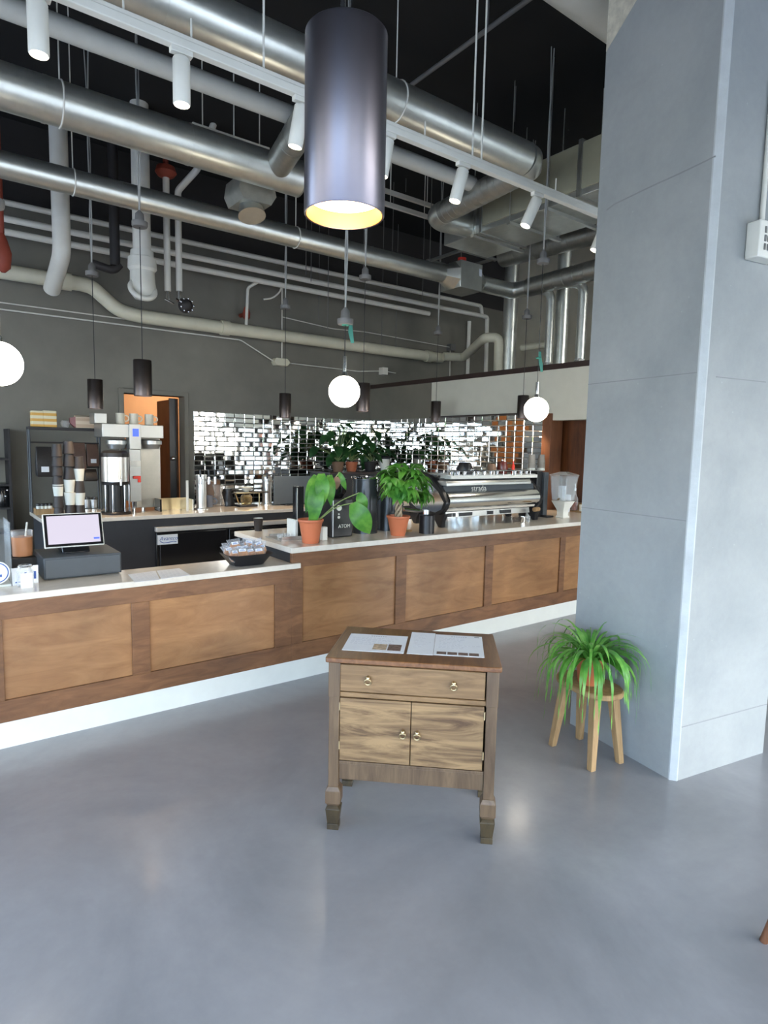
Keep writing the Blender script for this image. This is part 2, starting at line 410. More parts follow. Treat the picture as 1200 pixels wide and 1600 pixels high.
zt = colpt(953, 40).z
build('column_patch', MB().prism([(.76, 3.98), (.38, 4.27), (.3, 4.4), (.3, ZC-.02), (.76, ZC-.02)], 'x', -.002, .001, TCOL), m_rawcon, colm)
# strobe and conduit on the column's near face
st = thing('alarm_strobe', 'white wall strobe box under a conduit on the bright face of the concrete column', 'alarm', TCOL @ V((.3, 0, 2.68)))
build('housing', MB().box(.24, .42, -.075, -.002, 2.685, 2.86, TCOL), m_wpaint, st, .006)
g = MB()
for i in range(5):
    for j in range(3): g.box(.275+i*.024, .287+i*.024, -.079, -.07, 2.72+j*.04, 2.75+j*.04, TCOL)
build('grille', g, m_hub, st)
tag(build('conduit', MB().tube([TCOL @ V((.335, -.016, 2.861)), TCOL @ V((.335, -.016, ZC-.01))], .012), m_pipe), 'painted conduit running up from the strobe on the concrete column', 'conduit')

# mirror tile splashbacks
def tiles(name, o, u, nrm, L, z0, z1, label):
    tw, th = .150, .0705; nx, nz = max(1, round(L/tw)), max(1, round((z1-z0)/th)); tw, th = L/nx, (z1-z0)/nz
    t = thing(name, label, 'tiles', o + V((0, 0, z0)))
    build('grout_bed', MB().rings([[o+V((0, 0, z0))+nrm*.001, o+u*L+V((0, 0, z0))+nrm*.001, o+u*L+V((0, 0, z1))+nrm*.001, o+V((0, 0, z1))+nrm*.001],
                                   [o+V((0, 0, z0))+nrm*.004, o+u*L+V((0, 0, z0))+nrm*.004, o+u*L+V((0, 0, z1))+nrm*.004, o+V((0, 0, z1))+nrm*.004]]), m_grout, t)
    mb = MB(); g, e = .0042, .005
    for j in range(nz):
        for i in range(nx):
            a, b_ = i*tw+g, (i+1)*tw-g; lo, hi = z0+j*th+g, z0+(j+1)*th-g
            tu, tv = random.gauss(0, .013), random.gauss(0, .009)
            P = lambda x, z, d: o+u*x+V((0, 0, z))+nrm*(.011+d)
            mx, mz = (a+b_)/2, (lo+hi)/2
            q = [(a, lo), (b_, lo), (b_, hi), (a, hi)]; qi = [(a+e, lo+e), (b_-e, lo+e), (b_-e, hi-e), (a+e, hi-e)]
            r0 = [mb.b.verts.new(P(x, z, -.0075)) for x, z in q]
            r1 = [mb.b.verts.new(P(x, z, -.0022)) for x, z in q]
            r3 = [mb.b.verts.new(P(x, z, (x-mx)*tu+(z-mz)*tv)) for x, z in qi]
            for A, B in ((r0, r1), (r1, r3)):
                for s in range(4): mb.face([A[s], A[(s+1) % 4], B[(s+1) % 4], B[s]])
            mb.face(r3)
    build('tile_field', mb, m_mirror, t, smooth=1)
xt = ony(302, 645, YB).x
tiles('mirror_tile_splashback', V((xt, YB, 0)), V((1, 0, 0)), V((0, -1, 0)), XP-xt-.013, .85, TT, 'silvery mirror brick tiles on the charcoal back wall beside the doorway')
tiles('mirror_tile_splashback', V((XP, YB, 0)), V((0, -1, 0)), V((-1, 0, 0)), YB-yp1, .85, TT, 'silvery mirror brick tiles under the white wall behind the espresso machine')
struct('trim_3', MB().box(XP-.03, XP, yp1, yw, TT, TT+.02), m_cap)

# ------------------------------------------------------------------ front counter
Y0 = 3.893
def counter(name, label, x0, x1, y1, ztop, zrail, stiles):
    t = thing(name, label, 'counter', (x0, Y0, 0))
    fr = MB()
    fr.box(x0, x1, Y0, Y0+.02, zrail, ztop); fr.box(x0, x1, Y0, Y0+.02, .149, .275)
    for a, b_ in stiles: fr.box(a, b_, Y0+.0005, Y0+.0195, .275, zrail)
    build('face_frame', fr, m_frame, t, .002)
    ed = [a for s in stiles for a in s]
    for a, b_ in zip(ed[1::2], ed[2::2]):
        build('panel', MB().box(a-.003, b_+.003, Y0+.016, Y0+.03, .27, zrail+.004), m_panel, t)
    build('carcass', MB().box(x0, x1, Y0+.03, y1, .149, ztop), m_dkfront, t)
    build('kick_board', MB().box(x0, x1, Y0+.004, y1, 0, .149), m_kick, t, label='white tiled kick board')
    return t
cl = counter('counter_cabinet', 'lower brown panelled counter front under the cash register', -2.2, 2.118, 4.22, .838, .735,
        [(-2.2, -2.1), (-1.05, -.94), (.218, .329), (1.010, 1.118), (1.986, 2.118)])
ch_ = counter('counter_cabinet', 'taller brown panelled counter front under the espresso machine', 2.118, 6.5, 4.83, .952, .842,
        [(2.118, 2.21), (3.078, 3.185), (4.118, 4.219), (5.208, 5.29), (6.4, 6.5)])
build('end_panel', MB().box(2.119, 2.1195, Y0, 4.83, .84, .951), m_frame, ch_)
tag(build('worktop', MB().prism([(-2.25, 3.863), (2.176, 3.863), (2.176, 3.891), (2.116, 3.891), (2.116, 4.25), (1.03, 4.25), (1.03, 4.68), (-2.25, 4.68)], 'z', .839, .877), m_quartz, bevel=.003),
    'lower cream stone worktop carrying the cash register and cookie basket', 'worktop')
tag(build('worktop', MB().box(2.098, 6.5, 3.863, 4.86, .9525, .992), m_quartz, bevel=.003),
    'higher cream stone worktop carrying the terracotta pots and espresso machine', 'worktop')
tag(build('counter_edge_rail', MB().box(1.035, 2.1, 4.252, 4.30, .82, .86), m_steel), 'brushed metal ledge along the back of the lower stone worktop', 'ledge')

# ------------------------------------------------------------------ back bar
ZB = .95
bx0 = onz(52, 803, ZB).x; YBF = 6.72
bt = thing('back_bar_counter', 'cream topped back bar counter with charcoal front behind the register', 'counter', (bx0, YBF, 0))
build('counter_top', MB().box(bx0, 6.15, YBF-.03, 7.62, ZB-.04, ZB), m_quartz, bt, .003)
build('charcoal_front', MB().box(bx0+.03, 6.15, YBF, 7.58, .1, ZB-.041), m_dkfront, bt)
build('plinth', MB().box(bx0+.06, 6.15, YBF+.05, 7.5, 0, .0995), m_bplastic, bt)
fx0 = 2.0
fr = thing('bar_fridge', 'black back bar fridge with a steel top strip and blue lettered badge', 'fridge', (fx0, YBF-.05, .1))
build('cabinet', MB().box(fx0, 4.3, YBF-.05, YBF-.002, .1, .76), m_bgloss, fr, .004)
build('top_strip', MB().box(fx0-.005, 4.3, YBF-.075, YBF-.002, .772, .82), plain('light_steel_strip', (.72, .71, .68), .4, .55, var=.05), fr, .003)
for a, b_ in ((fx0+.03, fx0+.78), (fx0+.81, fx0+1.55), (fx0+1.58, fx0+2.27)):
    dd = build('door', MB().box(a, b_, YBF-.075, YBF-.052, .14, .75), m_bgloss, fr, .004)
    if a < fx0+.1:
        bp0, bp1 = ony(246, 836, YBF-.08), ony(278, 849, YBF-.08)
        bx, bz = (bp0.x+bp1.x)/2, (bp0.z+bp1.z)/2; bw = (bp1.x-bp0.x)/2
        build('badge', MB().box(bx-bw, bx+bw, YBF-.078, YBF-.0755, bz-.055, bz+.05), m_label, dd)
        text('badge_lettering', 'Avantco', .058, M.Translation((bx+.01, YBF-.0785, bz+.008)) @ FACE_Y, m_blueink, fr, .0004, .25)
        build('badge_swoosh', MB().tube([(bx-bw*.75, YBF-.0785, bz-.02), (bx-bw*.4, YBF-.0785, bz-.037), (bx, YBF-.0785, bz-.036), (bx+bw*.6, YBF-.0785, bz-.026), (bx+bw*.85, YBF-.0785, bz-.034)], .004, 6), m_blueink, fr)
    else:
        build('handle', MB().box(a+.02, a+.06, YBF-.079, YBF-.0755, .70, .72), m_chrome, dd)
# ------------------------------------------------------------------ overhead: ducts
def hduct(Y, x0, pts, xend=None):     # pts: (px, top, bottom) on plane Y -> axis z, radius
    zs = [(ony(x, a, Y).z+ony(x, b_, Y).z)/2 for x, a, b_ in pts]; rs = [(ony(x, a, Y).z-ony(x, b_, Y).z)/2 for x, a, b_ in pts]
    return sum(zs)/len(zs), sum(rs)/len(rs)
def seams(mb, p0, p1, r, step, first=.3):
    p0, p1 = V(p0), V(p1); L = (p1-p0).length; d = (p1-p0)/L; s = first
    while s < L:
        mb.cyl(p0+d*(s-.012), p0+d*(s+.012), r*1.018, seg=32); s += step
    return mb
def straps(t, p0, p1, r, xs):
    for x in xs:
        z = V(p0).z; y = V(p0).y
        m = MB(); m.torus((x, y, z), r*1.02, .006, (1, 0, 0), 28, 6); m.cyl((x, y, z+r), (x, y, ZC), .005, seg=6)
        build('hanger', m, m_pipe, t)
def duct(name, label, p0, p1, r, mat, step, hang=(), cap=False):
    t = thing(name, label, 'duct', V(p0))
    build('tube', MB().cyl(p0, p1, r, seg=40), mat, t)
    build('seam', seams(MB(), p0, p1, r, step), mat, t)
    if hang: straps(t, p0, p1, r, hang)
    return t
D1 = 3.8; K1 = D1/3.5
def S1(x, y, z): return EYE+(V((x, y, z))-EYE)*K1
z1, q1 = hduct(D1, 0, [(605, 121, 182), (760, 195, 255)])
xe1 = 3.95*K1
d1 = duct('ventilation_duct', 'large steel duct passing behind the big lit pendant with an elbow end', (-1.5, D1, z1), (xe1, D1, z1), q1, m_galv, 1.22, (0.2, 2.9))
build('elbow', MB().tube([(xe1, D1, z1), (xe1+.06, D1+.01, z1), (xe1+.12, D1+.06, z1-.01), (xe1+.14, D1+.12, z1-.02)], [q1*1.01, q1*1.02, q1*.98, q1*.85], 32), m_galv, d1)
z2, q2 = hduct(5.0, 0, [(0, 96, 176), (160, 152, 215), (420, 236, 290)])
d2x = ony(466, 280, 5.0).x
d2 = duct('ventilation_duct', 'widest steel duct at upper left ending in a tee take-off', (-1.5, 5.0, z2), (d2x, 5.0, z2), q2, m_galv, 1.0, (.9,))
build('end_cap', MB().cyl((d2x, 5, z2), (d2x+.012, 5, z2), q2*1.02, seg=40), m_galvd, d2)
bx = 2.52
build('take_off', seams(MB().cyl((bx, 5-q2*.7, z2+.02), (bx-.13, D1+q1*.9, z1-.02), .11, seg=32), (bx, 5-q2*.7, z2+.02), (bx-.13, D1+q1*.9, z1-.02), .11, .1), m_galvd, d2)
# diffuser box beneath the widest duct
g0 = ony(390, 305, 5.3)
df = thing('duct_diffuser', 'small hexagonal metal diffuser hanging under the widest steel duct', 'diffuser', g0)
build('housing', MB().prism([(-.17, -.02), (-.13, -.1), (.13, -.1), (.18, -.02), (.15, .1), (-.15, .1)], 'y', -.16, .16, M.Translation(g0)), m_galvd, df)
build('rod', MB().cyl(g0+V((-.1, .1, .05)), V((g0.x-.1, g0.y+.1, ZC-.002)), .006, seg=6), m_pipe, df)
build('collar', MB().cyl(g0+V((0, -.02, -.1)), g0+V((0, -.05, -.19)), .10, .12, 28).cyl(g0+V((0, 0, .09)), g0+V((0, -.1, .3)), .07), m_galv, df)
z3, q3 = hduct(6.2, 0, [(0, 232, 279), (220, 295, 324.5), (480, 360, 393), (686, 413, 442)])
x3 = ony(690, 428, 6.2).x
d3 = duct('ventilation_duct', 'long slim steel duct running to the control box with the red tag', (-1.5, 6.2, z3), (x3, 6.2, z3), q3, m_galv, 1.4, (1.2, 3.4))
z0_, q0 = hduct(4.5, 0, [(136, 34, 68), (472, 172, 196), (605, 229, 261)])
x0e = ony(738, 287, 4.5).x
d0 = duct('ventilation_duct', 'matt grey painted duct running just under the white track rail', (-1.5, 4.5, z0_), (x0e, 4.5, z0_), q0, m_greyduct, 2.2, (1.6,))
ze, qe = (ony(887, 0, 2.6).z+.19), .2
duct('ventilation_duct', 'pale grey duct crossing beside the top of the concrete column', (2.6, 2.6, ze), (XP, 2.6, ze), qe, m_greyduct, 2., (3.1,))
# control box with dampers
vb = thing('duct_control_box', 'galvanised control box with a red tag at the end of the slim duct', 'control box', (x3+.3, 6.2, z3))
TB = M.Translation((x3, 6.2, z3))
build('inlet_taper', MB().rings([[TB @ V((.0, q3*math.cos(a), q3*math.sin(a))) for a in [math.pi/4*(i+.5) for i in range(8)]],
                                [TB @ V((.16, .19*c[0], .17*c[1])) for c in ((1, .41), (.41, 1), (-.41, 1), (-1, .41), (-1, -.41), (-.41, -1), (.41, -1), (1, -.41))]]), m_galv, vb)
build('casing', MB().prism([(-.19, -.17), (.19, -.17), (.19, .17), (-.19, .17)], 'x', .16, .55, TB), m_galv, vb, .004)
build('outlet_taper', MB().rings([[TB @ V((.55, .19*c[0], .17*c[1])) for c in ((1, .41), (.41, 1), (-.41, 1), (-1, .41), (-1, -.41), (-.41, -1), (.41, -1), (1, -.41))],
                                 [TB @ V((.7, q3*math.cos(a), q3*math.sin(a))) for a in [math.pi/4*(i+.5) for i in range(8)]]]), m_galv, vb)
build('tag', MB().cyl(TB @ V((.24, -.12, .17)), TB @ V((.24, -.12, .215)), .055, seg=16), m_red, vb, label='round red tag')
build('sticker', MB().box(.49, .54, -.1925, -.1901, .02, .11, TB), m_label, vb)
tr = MB()
for yy in (-.3, .3):
    for xx in (.05, .62): tr.cyl(TB @ V((xx, yy, .24)), (x3+xx, 6.2+yy, ZC), .005, seg=6)
tr.box(.0, .68, -.32, -.28, .22, .25, TB); tr.box(.0, .68, .28, .32, .22, .25, TB); tr.box(.03, .07, -.3, .3, .22, .25, TB); tr.box(.6, .64, -.3, .3, .22, .25, TB)
build('trapeze_frame', tr, m_galvd, vb)
# ducts turning along the partition
yd = thing('ventilation_duct', 'spiral duct bending from the control box towards the column', 'duct', (6.9, 6.2, z3))
build('bend', MB().tube([(x3+.7, 6.2, z3), (6.55, 6.2, z3), (6.9, 6.2, z3), (6.9, 5.9, z3)], q3*1.01, 32, .22), m_galv, yd)
build('tube', seams(MB().cyl((6.9, 5.9, z3), (6.9, 2.4, z3+.06), q3*1.15, seg=32), (6.9, 5.9, z3), (6.9, 2.4, z3+.06), q3*1.15, .16), m_galvd, yd)
ud = thing('ventilation_duct', 'dark spiral duct high over the partition behind the trapeze hangers', 'duct', (7.0, 6.5, 4.5))
build('tube', seams(MB().cyl((7.0, 6.5, 4.53), (7.0, 2.4, 4.40), .145, seg=32), (7.0, 6.5, 4.53), (7.0, 2.4, 4.40), .145, .3), m_galvd, ud)
# spiral connector and rectangular duct
sc_ = thing('spiral_duct', 'short spiral duct linking the elbow end to the rectangular duct', 'duct', (xe1, D1, z1))
sA, sB = V((xe1+.14, D1+.12, z1-.02)), S1(4.13, 4.62, 3.965)
build('tube', seams(MB().cyl(sA, sB, .112, seg=32), sA, sB, .112, .085, .1), m_galvd, sc_)
build('end_elbow', MB().tube([sB, sB+V((0, .1, -.01)), sB+V((.12, .16, -.01)), sB+V((.52*K1, .16, .02))], .115, 28, .1), m_galv, sc_)
rA, rB = S1(4.6, 2.1, 3.875), S1(5.27, 5.13, 4.31)
rd = thing('rectangular_duct', 'big rectangular metal duct on trapeze bars above the partition', 'duct', (rA+rB)/2)
build('casing', MB().box(rA.x, rB.x, 2.3, rB.y, rA.z, rB.z), m_galv, rd, .004)
build('side_board', MB().box(rA.x-.012, rA.x-.0005, 2.3, 4.95, rA.z+.06, rB.z-.01), m_duct_liner, rd)
for y in (3.70, 4.98): build('flange', MB().box(rA.x-.03, rB.x+.03, y, y+.04, rA.z-.013, rB.z+.02), m_galvd, rd)
for y in (5.06, 4.54, 4.06):
    build('trapeze_bar', MB().box(rA.x-.05, rB.x+.06, y-.02, y+.02, rA.z-.045, rA.z-.015).cyl((rA.x-.035, y, rA.z-.02), (rA.x-.035, y, ZC-.002), .006, seg=6).cyl((rB.x+.04, y, rA.z-.02), (rB.x+.04, y, ZC-.002), .006, seg=6), m_galv, rd)
# risers behind the partition
def riser(label, x, px, y0p, y1p, wpx, mat=m_galv, elbow=0):
    a, b_ = onx(px[0], y0p, x), onx(px[1], y1p, x); r = rpx(wpx, a)/2
    t = thing('riser_duct', label, 'duct', V((x, b_.y, CT-.05)))
    y = (a.y+b_.y)/2
    if elbow: build('tube', MB().tube([(x, y+.28, z3-q3*.4), (x, y, z3-.1), (x, y, CT+.1)], r, 24, .2), mat, t)
    else: build('tube', MB().cyl((x, y, min(a.z, ZC-.02)), (x, y, CT+.1), r, seg=28), mat, t)
    build('foil_boot', MB().lathe((x, y, CT-.05), [(r*1.3, 0), (r*1.4, .06), (r*1.15, .1), (r*1.3, .14), (r*1.05, .2)], 14), m_foil, t)
riser('shiny riser duct in the corner nearest the charcoal wall', 7.4, (800, 799), 300, 575, 22)
riser('slim elbowed riser duct left of the pair by the column', 6.95, (860, 857), 480, 550, 13, m_galv, 1)
riser('straight tall riser duct between two elbowed risers', 7.3, (886, 879), 250, 560, 21)
riser('elbowed riser duct nearest the concrete column', 6.95, (908, 909), 470, 555, 15, m_galv, 1)

# ------------------------------------------------------------------ overhead: pipes on and near the back wall
def pipe(label, pts, r, mat, corner=.06, name='pipe', fit=(), cat='pipe'):
    t = build(name, MB().tube(pts, r, 14, corner), mat); tag(t, label, cat)
    for i, f_ in enumerate(fit):
        a, b_, rr = f_; build('coupling', MB().cyl(a, b_, rr, seg=18), mat, t)
    return t
def zY(px, py, Y): return ony(px, py, Y)
PY = 8.48
zb = (ony(300, 503, PY).z+ony(600, 549, PY).z)/2
zl = ony(60, 433, PY).z
xa, xb_ = ony(128, 438, PY).x, ony(185, 481, PY).x
rb_ = rpx(20, ony(300, 505, PY))/2
xcor = ony(690, 566, PY).x
pv = pipe('cream drain pipe dropping along the charcoal wall with slanted offset', [(-2.2, PY, zl), (xa, PY, zl), (xa+.12, PY, zl-.02), (xb_, PY, zb+.03), (xb_+.25, PY, zb), (xcor, PY, zb)], rb_, m_pvc, .12,
     fit=[((x, PY, zb), (x+.12, PY, zb), rb_*1.18) for x in (ony(345, 508, PY).x, ony(665, 560, PY).x)]+[((xa-.3, PY, zl), (xa-.12, PY, zl), rb_*1.2)])
yq = onx(812, 556, 6.9).y
pr_ = V((7.0, 6.9, zb+.06))
pipe('cream drain pipe turning down by the foil boots over the partition', [(xcor-.1, PY-.16, zb), (xcor+.25, PY-.3, zb+.01), (7.1, 6.9, zb+.10), (7.25, 6.75, zb+.10), (7.25, 6.75, CT-.045)], rb_*.85, m_pvc, .12)
pipe('short cream drain pipe bending down right of the partition corner', [(7.5, 6.5, zb-.06), (7.5, 5.75, zb-.06), (7.5, 5.7, CT-.045)], rb_*.6, m_pvc, .1)
WY = 8.2
zu = (ony(0, 311, WY).z+ony(480, 418, WY).z)/2; zp = (ony(0, 346, WY).z+ony(480, 438, WY).z)/2
xu = ony(755, 476, WY).x; xw = ony(760, 495, WY).x
ru, rw = rpx(8, ony(300, 400, WY))/2, rpx(9, ony(300, 400, WY))/2
pipe('uppermost white conduit of three on the charcoal wall', [(-2.2, WY+.05, zu), (xu, WY+.05, zu), (xu+.03, WY+.05, zp+.05)], ru, m_pipe, .05)
pipe('white pipe with a dropping end under the uppermost conduit', [(-2.2, WY-.02, zp+.015), (xw, WY-.02, zp+.015), (xw+.02, WY-.02, 2.9-.1)], rw, m_pipe, .05)
pipe('white pipe running furthest towards the corner, lowest of the three', [(-2.2, WY+.07, zp-.10), (XP+.9, WY+.07, zp-.10)], rw, m_pipe, .05)
xd = ony(737, 500, WY).x
pipe('white vertical drop pipe ending behind the partition cap', [(xd, WY+.06, zp-.10), (xd, WY+.06, CT-.045)], rw*.9, m_pipe, .05)
# thin conduits
CY = 8.62
zc1 = (ony(0, 470, CY).z+ony(250, 508, CY).z)/2
pipe('thin grey conduit just under the cream drain pipe', [(-2.2, CY, zc1), (ony(255, 510, CY).x, CY, zc1), (ony(300, 512, CY).x, CY, zc1)], .008, m_pipe, name='conduit', cat='conduit')
zc2 = (ony(0, 482, CY).z+ony(376, 532, CY).z)/2; jb = ony(439, 566, CY)
pipe('thin white conduit sloping down to the junction box beside a wire', [(-2.2, CY, zc2), (ony(376, 532, CY).x, CY, zc2), (jb.x-.12, CY, jb.z)], .009, m_wpaint, .05, 'conduit', cat='conduit')
zc3 = ony(600, 582, CY).z
tag(build('junction_box', MB().prism([(jb.x-.13, jb.z), (jb.x-.1, jb.z+.055), (jb.x+.09, jb.z+.055), (jb.x+.14, jb.z), (jb.x+.09, jb.z-.055), (jb.x-.1, jb.z-.055)], 'y', CY-.05, YB-.002), m_pvc, bevel=.006), 'cream junction box on the charcoal wall above a small bronze pendant', 'junction box')
j2 = ony(600, 580, CY)
pipe('thin white conduit joining two wall boxes above the mirror tiles', [(jb.x+.13, CY, jb.z), (ony(560, 578, CY).x, CY, jb.z-.01), (j2.x-.05, CY, j2.z)], .008, m_wpaint, name='conduit', cat='conduit')
tag(build('junction_box', MB().box(j2.x-.055, j2.x+.055, CY-.04, YB-.002, j2.z-.06, j2.z+.06), m_pipe, bevel=.004), 'small square wall box above the mirror tile corner', 'junction box')
pipe('thin white conduit leaving the square box along the partition cap', [(j2.x+.05, CY, j2.z), (6.7, CY, j2.z-.01)], .008, m_wpaint, name='conduit', cat='conduit')
j3 = ony(706, 543, CY)
tag(build('junction_box', MB().box(j3.x-.06, j3.x+.06, CY-.04, YB-.002, j3.z-.06, j3.z+.06), m_hub, bevel=.004), 'dark grey wall box just above the cream pipe elbow', 'junction box')
zc4 = ony(560, 517, CY).z
pipe('thin conduit with a kink above the cream drain pipe', [(ony(440, 505, CY).x, CY, zc4+.03), (ony(520, 522, CY).x, CY, zc4-.03), (ony(570, 523, CY).x, CY, zc4+.0), (j3.x-.05, CY, j3.z)], .008, m_pipe, .05, 'conduit', cat='conduit')
pipe('thin conduit dropping from the dark grey wall box', [(j3.x-.04, CY, j3.z-.05), (j3.x-.02, CY, CT-.045)], .008, m_pipe, name='conduit', cat='conduit')
# vertical stacks
def vpipe(label, Y, px, ptop, pbot, w, mat, tail=None, name='pipe', fit=None):
    b_ = ony(px, pbot, Y); r = rpx(w, b_)/2
    t = thing(name, label, 'pipe', b_)
    pts = [(b_.x, Y, ZC), b_] + (tail or [])
    build('run', MB().tube(pts, r, 20, .12), mat, t)
    return t, b_, r
b0 = ony(97, 400, 7.6)
vpipe('white soil stack with a swept foot at far left of the wall', 7.6, 97, 225, 397, 26, m_pipe, [b0+V((-.02, .55, -.25))])
t, p, r = vpipe('white soil stack with a bulging cleanout foot', 7.4, 222, 265, 400, 27, m_pipe)
build('cleanout', MB().lathe(p, [(r*1.25, .05), (r*1.3, -.02), (r*1.55, -.03), (r*1.6, -.14), (r*1.35, -.17), (r*1.4, -.28), (r*1.5, -.34), (r*1.3, -.42), (r*.9, -.47), (.001, -.48)], 28), m_wpaint, t)
build('foot_ring', MB().torus(p+V((-.02, -.07, -.38)), r*1.35, .03, (0, -.75, .5), 28, 10), m_wpaint, t)
t, p, r = vpipe('black iron pipe with a foot clamp left of the cleanout', 7.7, 180, 330, 415, 15, m_castiron)
build('clamp', MB().tube([p+V((.05, 0, .02)), p+V((-.02, 0, -.06)), p+V((-.25, .0, -.02))], .045, 12, .05), m_castiron, t)
for px, lab in ((262, 'white pipe capped by a rusty red fitting overhead'), (280, 'white pipe with a slanted top joining the widest duct')):
    b_ = ony(px, 455, 7.5); r = rpx(10, b_)/2; t = thing('pipe', lab, 'pipe', b_)
    if px == 262:
        top = ony(263, 275, 7.5); build('run', MB().cyl(b_, V((b_.x, 7.5, top.z)), r), m_pipe, t)
        build('fitting', MB().lathe((b_.x, 7.5, top.z-.03), [(r, 0), (.09, .02), (.12, .06), (.10, .12), (.03, .15), (.03, ZC-top.z+.02)], 20), m_rust, t, label='rusty red pipe fitting')
    else:
        m1, m2 = ony(278, 298, 7.5), ony(308, 265, 7.3); build('run', MB().tube([b_, V((b_.x, 7.5, m1.z)), m2, V((m2.x+.2, 7.3, ZC))], r, 14, .04), m_pipe, t)
    build('valve', MB().cyl(b_, b_-V((0, 0, .1)), r*.6).tube([b_-V((.05, .03, .1)), b_-V((-.06, .03, .14))], .012, 8), m_chrome, t)
vt = ony(290, 478, 7.5)
vv = thing('sprinkler_valve', 'dark round valve with bright studs below the twin white pipes', 'valve', vt)
mm = MB()
build('body', MB().sphere(vt, .085, 20, 12).cyl(vt, V((ony(280, 470, 7.5).x, 7.5, vt.z+.06)), .03), m_castiron, vv)
for i in range(9): mm.sphere(vt+V((.085*math.cos(i*.7)*.9, -.06, .085*math.sin(i*.7)*.9)), .012, 8, 6)
build('studs', mm, m_chrome, vv)
rv_ = ony(4, 395, 7.8)
tag(build('red_valve', MB().lathe(rv_-V((0, 0, .2)), [(.02, 0), (.07, .05), (.085, .2), (.05, .33), (.02, .4)], 20, (True, True)).cyl(rv_+V((0, 0, .2)), (rv_.x, 7.8, ZC), .025), m_rust), 'rusty red valve on a pipe at the far left of the wall', 'valve')
r3 = ony(385, 490, 8.5)
tag(build('red_valve', MB().lathe(r3-V((0, 0, .09)), [(.02, 0), (.05, .03), (.055, .1), (.03, .18)], 16, (True, True)).cyl(r3, (r3.x, YB-.001, r3.z), .03), m_rust), 'small rusty red fitting on the wall beside a white bracket pipe', 'valve')
k0, k1, k2 = ony(393, 512, 8.3), ony(393, 447, 8.3), ony(412, 436, 8.2)
pipe('white bracket pipe bent between the pipe rack and cream pipe', [V((k0.x, PY, zb+.02)), V((k0.x, 8.42, k1.z)), V((k2.x, WY+.07, zp-.08))], .022, m_pipe, .04)
for px, py in ((439, 470), (437, 485)): pass
pipe('thin white conduit dropping from the white pipes to the junction box', [(jb.x, CY-.03, zp), (jb.x, CY-.03, jb.z+.05)], .010, m_pipe, name='conduit', cat='conduit')
hk = ony(432, 460, 8.3)
pipe('curled grey cable end hooked near the white bracket pipe', [(hk.x+.08, 8.3, zp-.1), (hk.x+.06, 8.3, hk.z+.05), (hk.x-.05, 8.3, hk.z-.06), (hk.x-.2, 8.3, hk.z-.1)], .012, m_pipe, .1, 'cable', cat='cable')
# strut rails behind the pendant
for Y_, px0, py0, px1, py1, lab in ((5.9, 300, 196, 420, 236, 'pale strut rail lying along the top of the widest duct'), (6.6, 600, 298, 676, 322, 'pale strut rail right of the big lit pendant, upper of two'), (6.45, 600, 318, 672, 340, 'pale strut rail right of the big lit pendant, lower of two')):
    a, b_ = ony(px0, py0, Y_), ony(px1, py1, Y_); z = (a.z+b_.z)/2
    tag(build('strut_rail', MB().box(a.x, b_.x, Y_-.02, Y_+.02, z-.025, z+.025).cyl((a.x+.1, Y_, z), (a.x+.1, Y_, ZC), .006, seg=6).cyl((b_.x-.1, Y_, z), (b_.x-.1, Y_, ZC), .006, seg=6), m_pipe), lab, 'rail')
a, b_ = onz(640, 135, 5.15), onz(822, 0, 5.15)
tag(build('conduit', MB().cyl((a.x, a.y+.3, 5.15), (b_.x, b_.y-1, 5.15), .02).cyl(((a.x+b_.x)/2, 3.9, 5.15), ((a.x+b_.x)/2, 3.9, ZC), .01), m_hub), 'dim conduit crossing the black ceiling diagonally beside the track rods', 'conduit')
# loose hanger rods seen over the partition and along the racks
rodn = 0
RODS = [(568, 7.0, 370, 425), (613, 7.2, 360, 400), (634, 7.0, 240, 300), (804, 4.6, 100, 190), (843, 5.4, 160, 225), (858, 5.6, 150, 215), (889, 4.8, 120, 190), (660, 8.0, 400, 470), (512, 8.0, 390, 520), (618, 8.45, 480, 552), (596, 8.45, 390, 545), (478, 7.6, 310, 430), (486, 7.6, 310, 440), (498, 8.45, 480, 500)]
for px, Y_, y0_, y1_ in RODS:
    p = ony(px, y1_, Y_)
    tag(build('hanger_rod', MB().cyl(p, (p.x, p.y, ZC), .0055, seg=6), m_hub), 'thin threaded hanger rod dropping from the black ceiling', 'rod', 'hanger rods under the ceiling')

# ------------------------------------------------------------------ track light
TY = 3.0
tz = sum(ony(x, y, TY).z for x, y in ((92, 7), (476, 146), (603, 195), (937, 335)))/4
tk = thing('track_rail', 'long white lighting track rail hung on thin rods across the ceiling', 'track rail', (2, TY, tz))
build('rail', MB().box(-1.2, 4.95, TY-.022, TY+.022, tz-.02, tz+.02).box(-1.2, 4.95, TY-.012, TY+.012, tz+.02, tz+.045), m_wpaint, tk, .004)
for px, py in ((412, 110), (738, 246), (752, 251)):
    x = ony(px, py, TY).x; build('rod', MB().cyl((x, TY, tz+.04), (x, TY, ZC), .006, seg=8), m_wpaint, tk)
for px, py in ((193, 20), (299, 64), (664, 205), (868, 300)):
    x = ony(px, py, TY).x; build('clip', MB().cyl((x, TY, tz+.04), (x, TY, tz+.13), .005, seg=8), m_wpaint, tk)
heads = [(58, 30, 0, 0, 'white track spotlight cut by the top left frame edge'), (283, 103, 0, 0, 'white track spotlight over the widest duct, pointing straight down'), (472, 172, .12, .15, 'white track spotlight half hidden left of the big pendant'),
         (606, 232, .12, .1, 'white track spotlight half hidden right of the big pendant'), (724, 277, .22, .1, 'white track spotlight in front of the elbow duct end'), (840, 321, .35, .2, 'tilted white track spotlight by the rectangular duct'), (946, 366, .3, .2, 'white track spotlight mostly hidden behind the concrete column')]
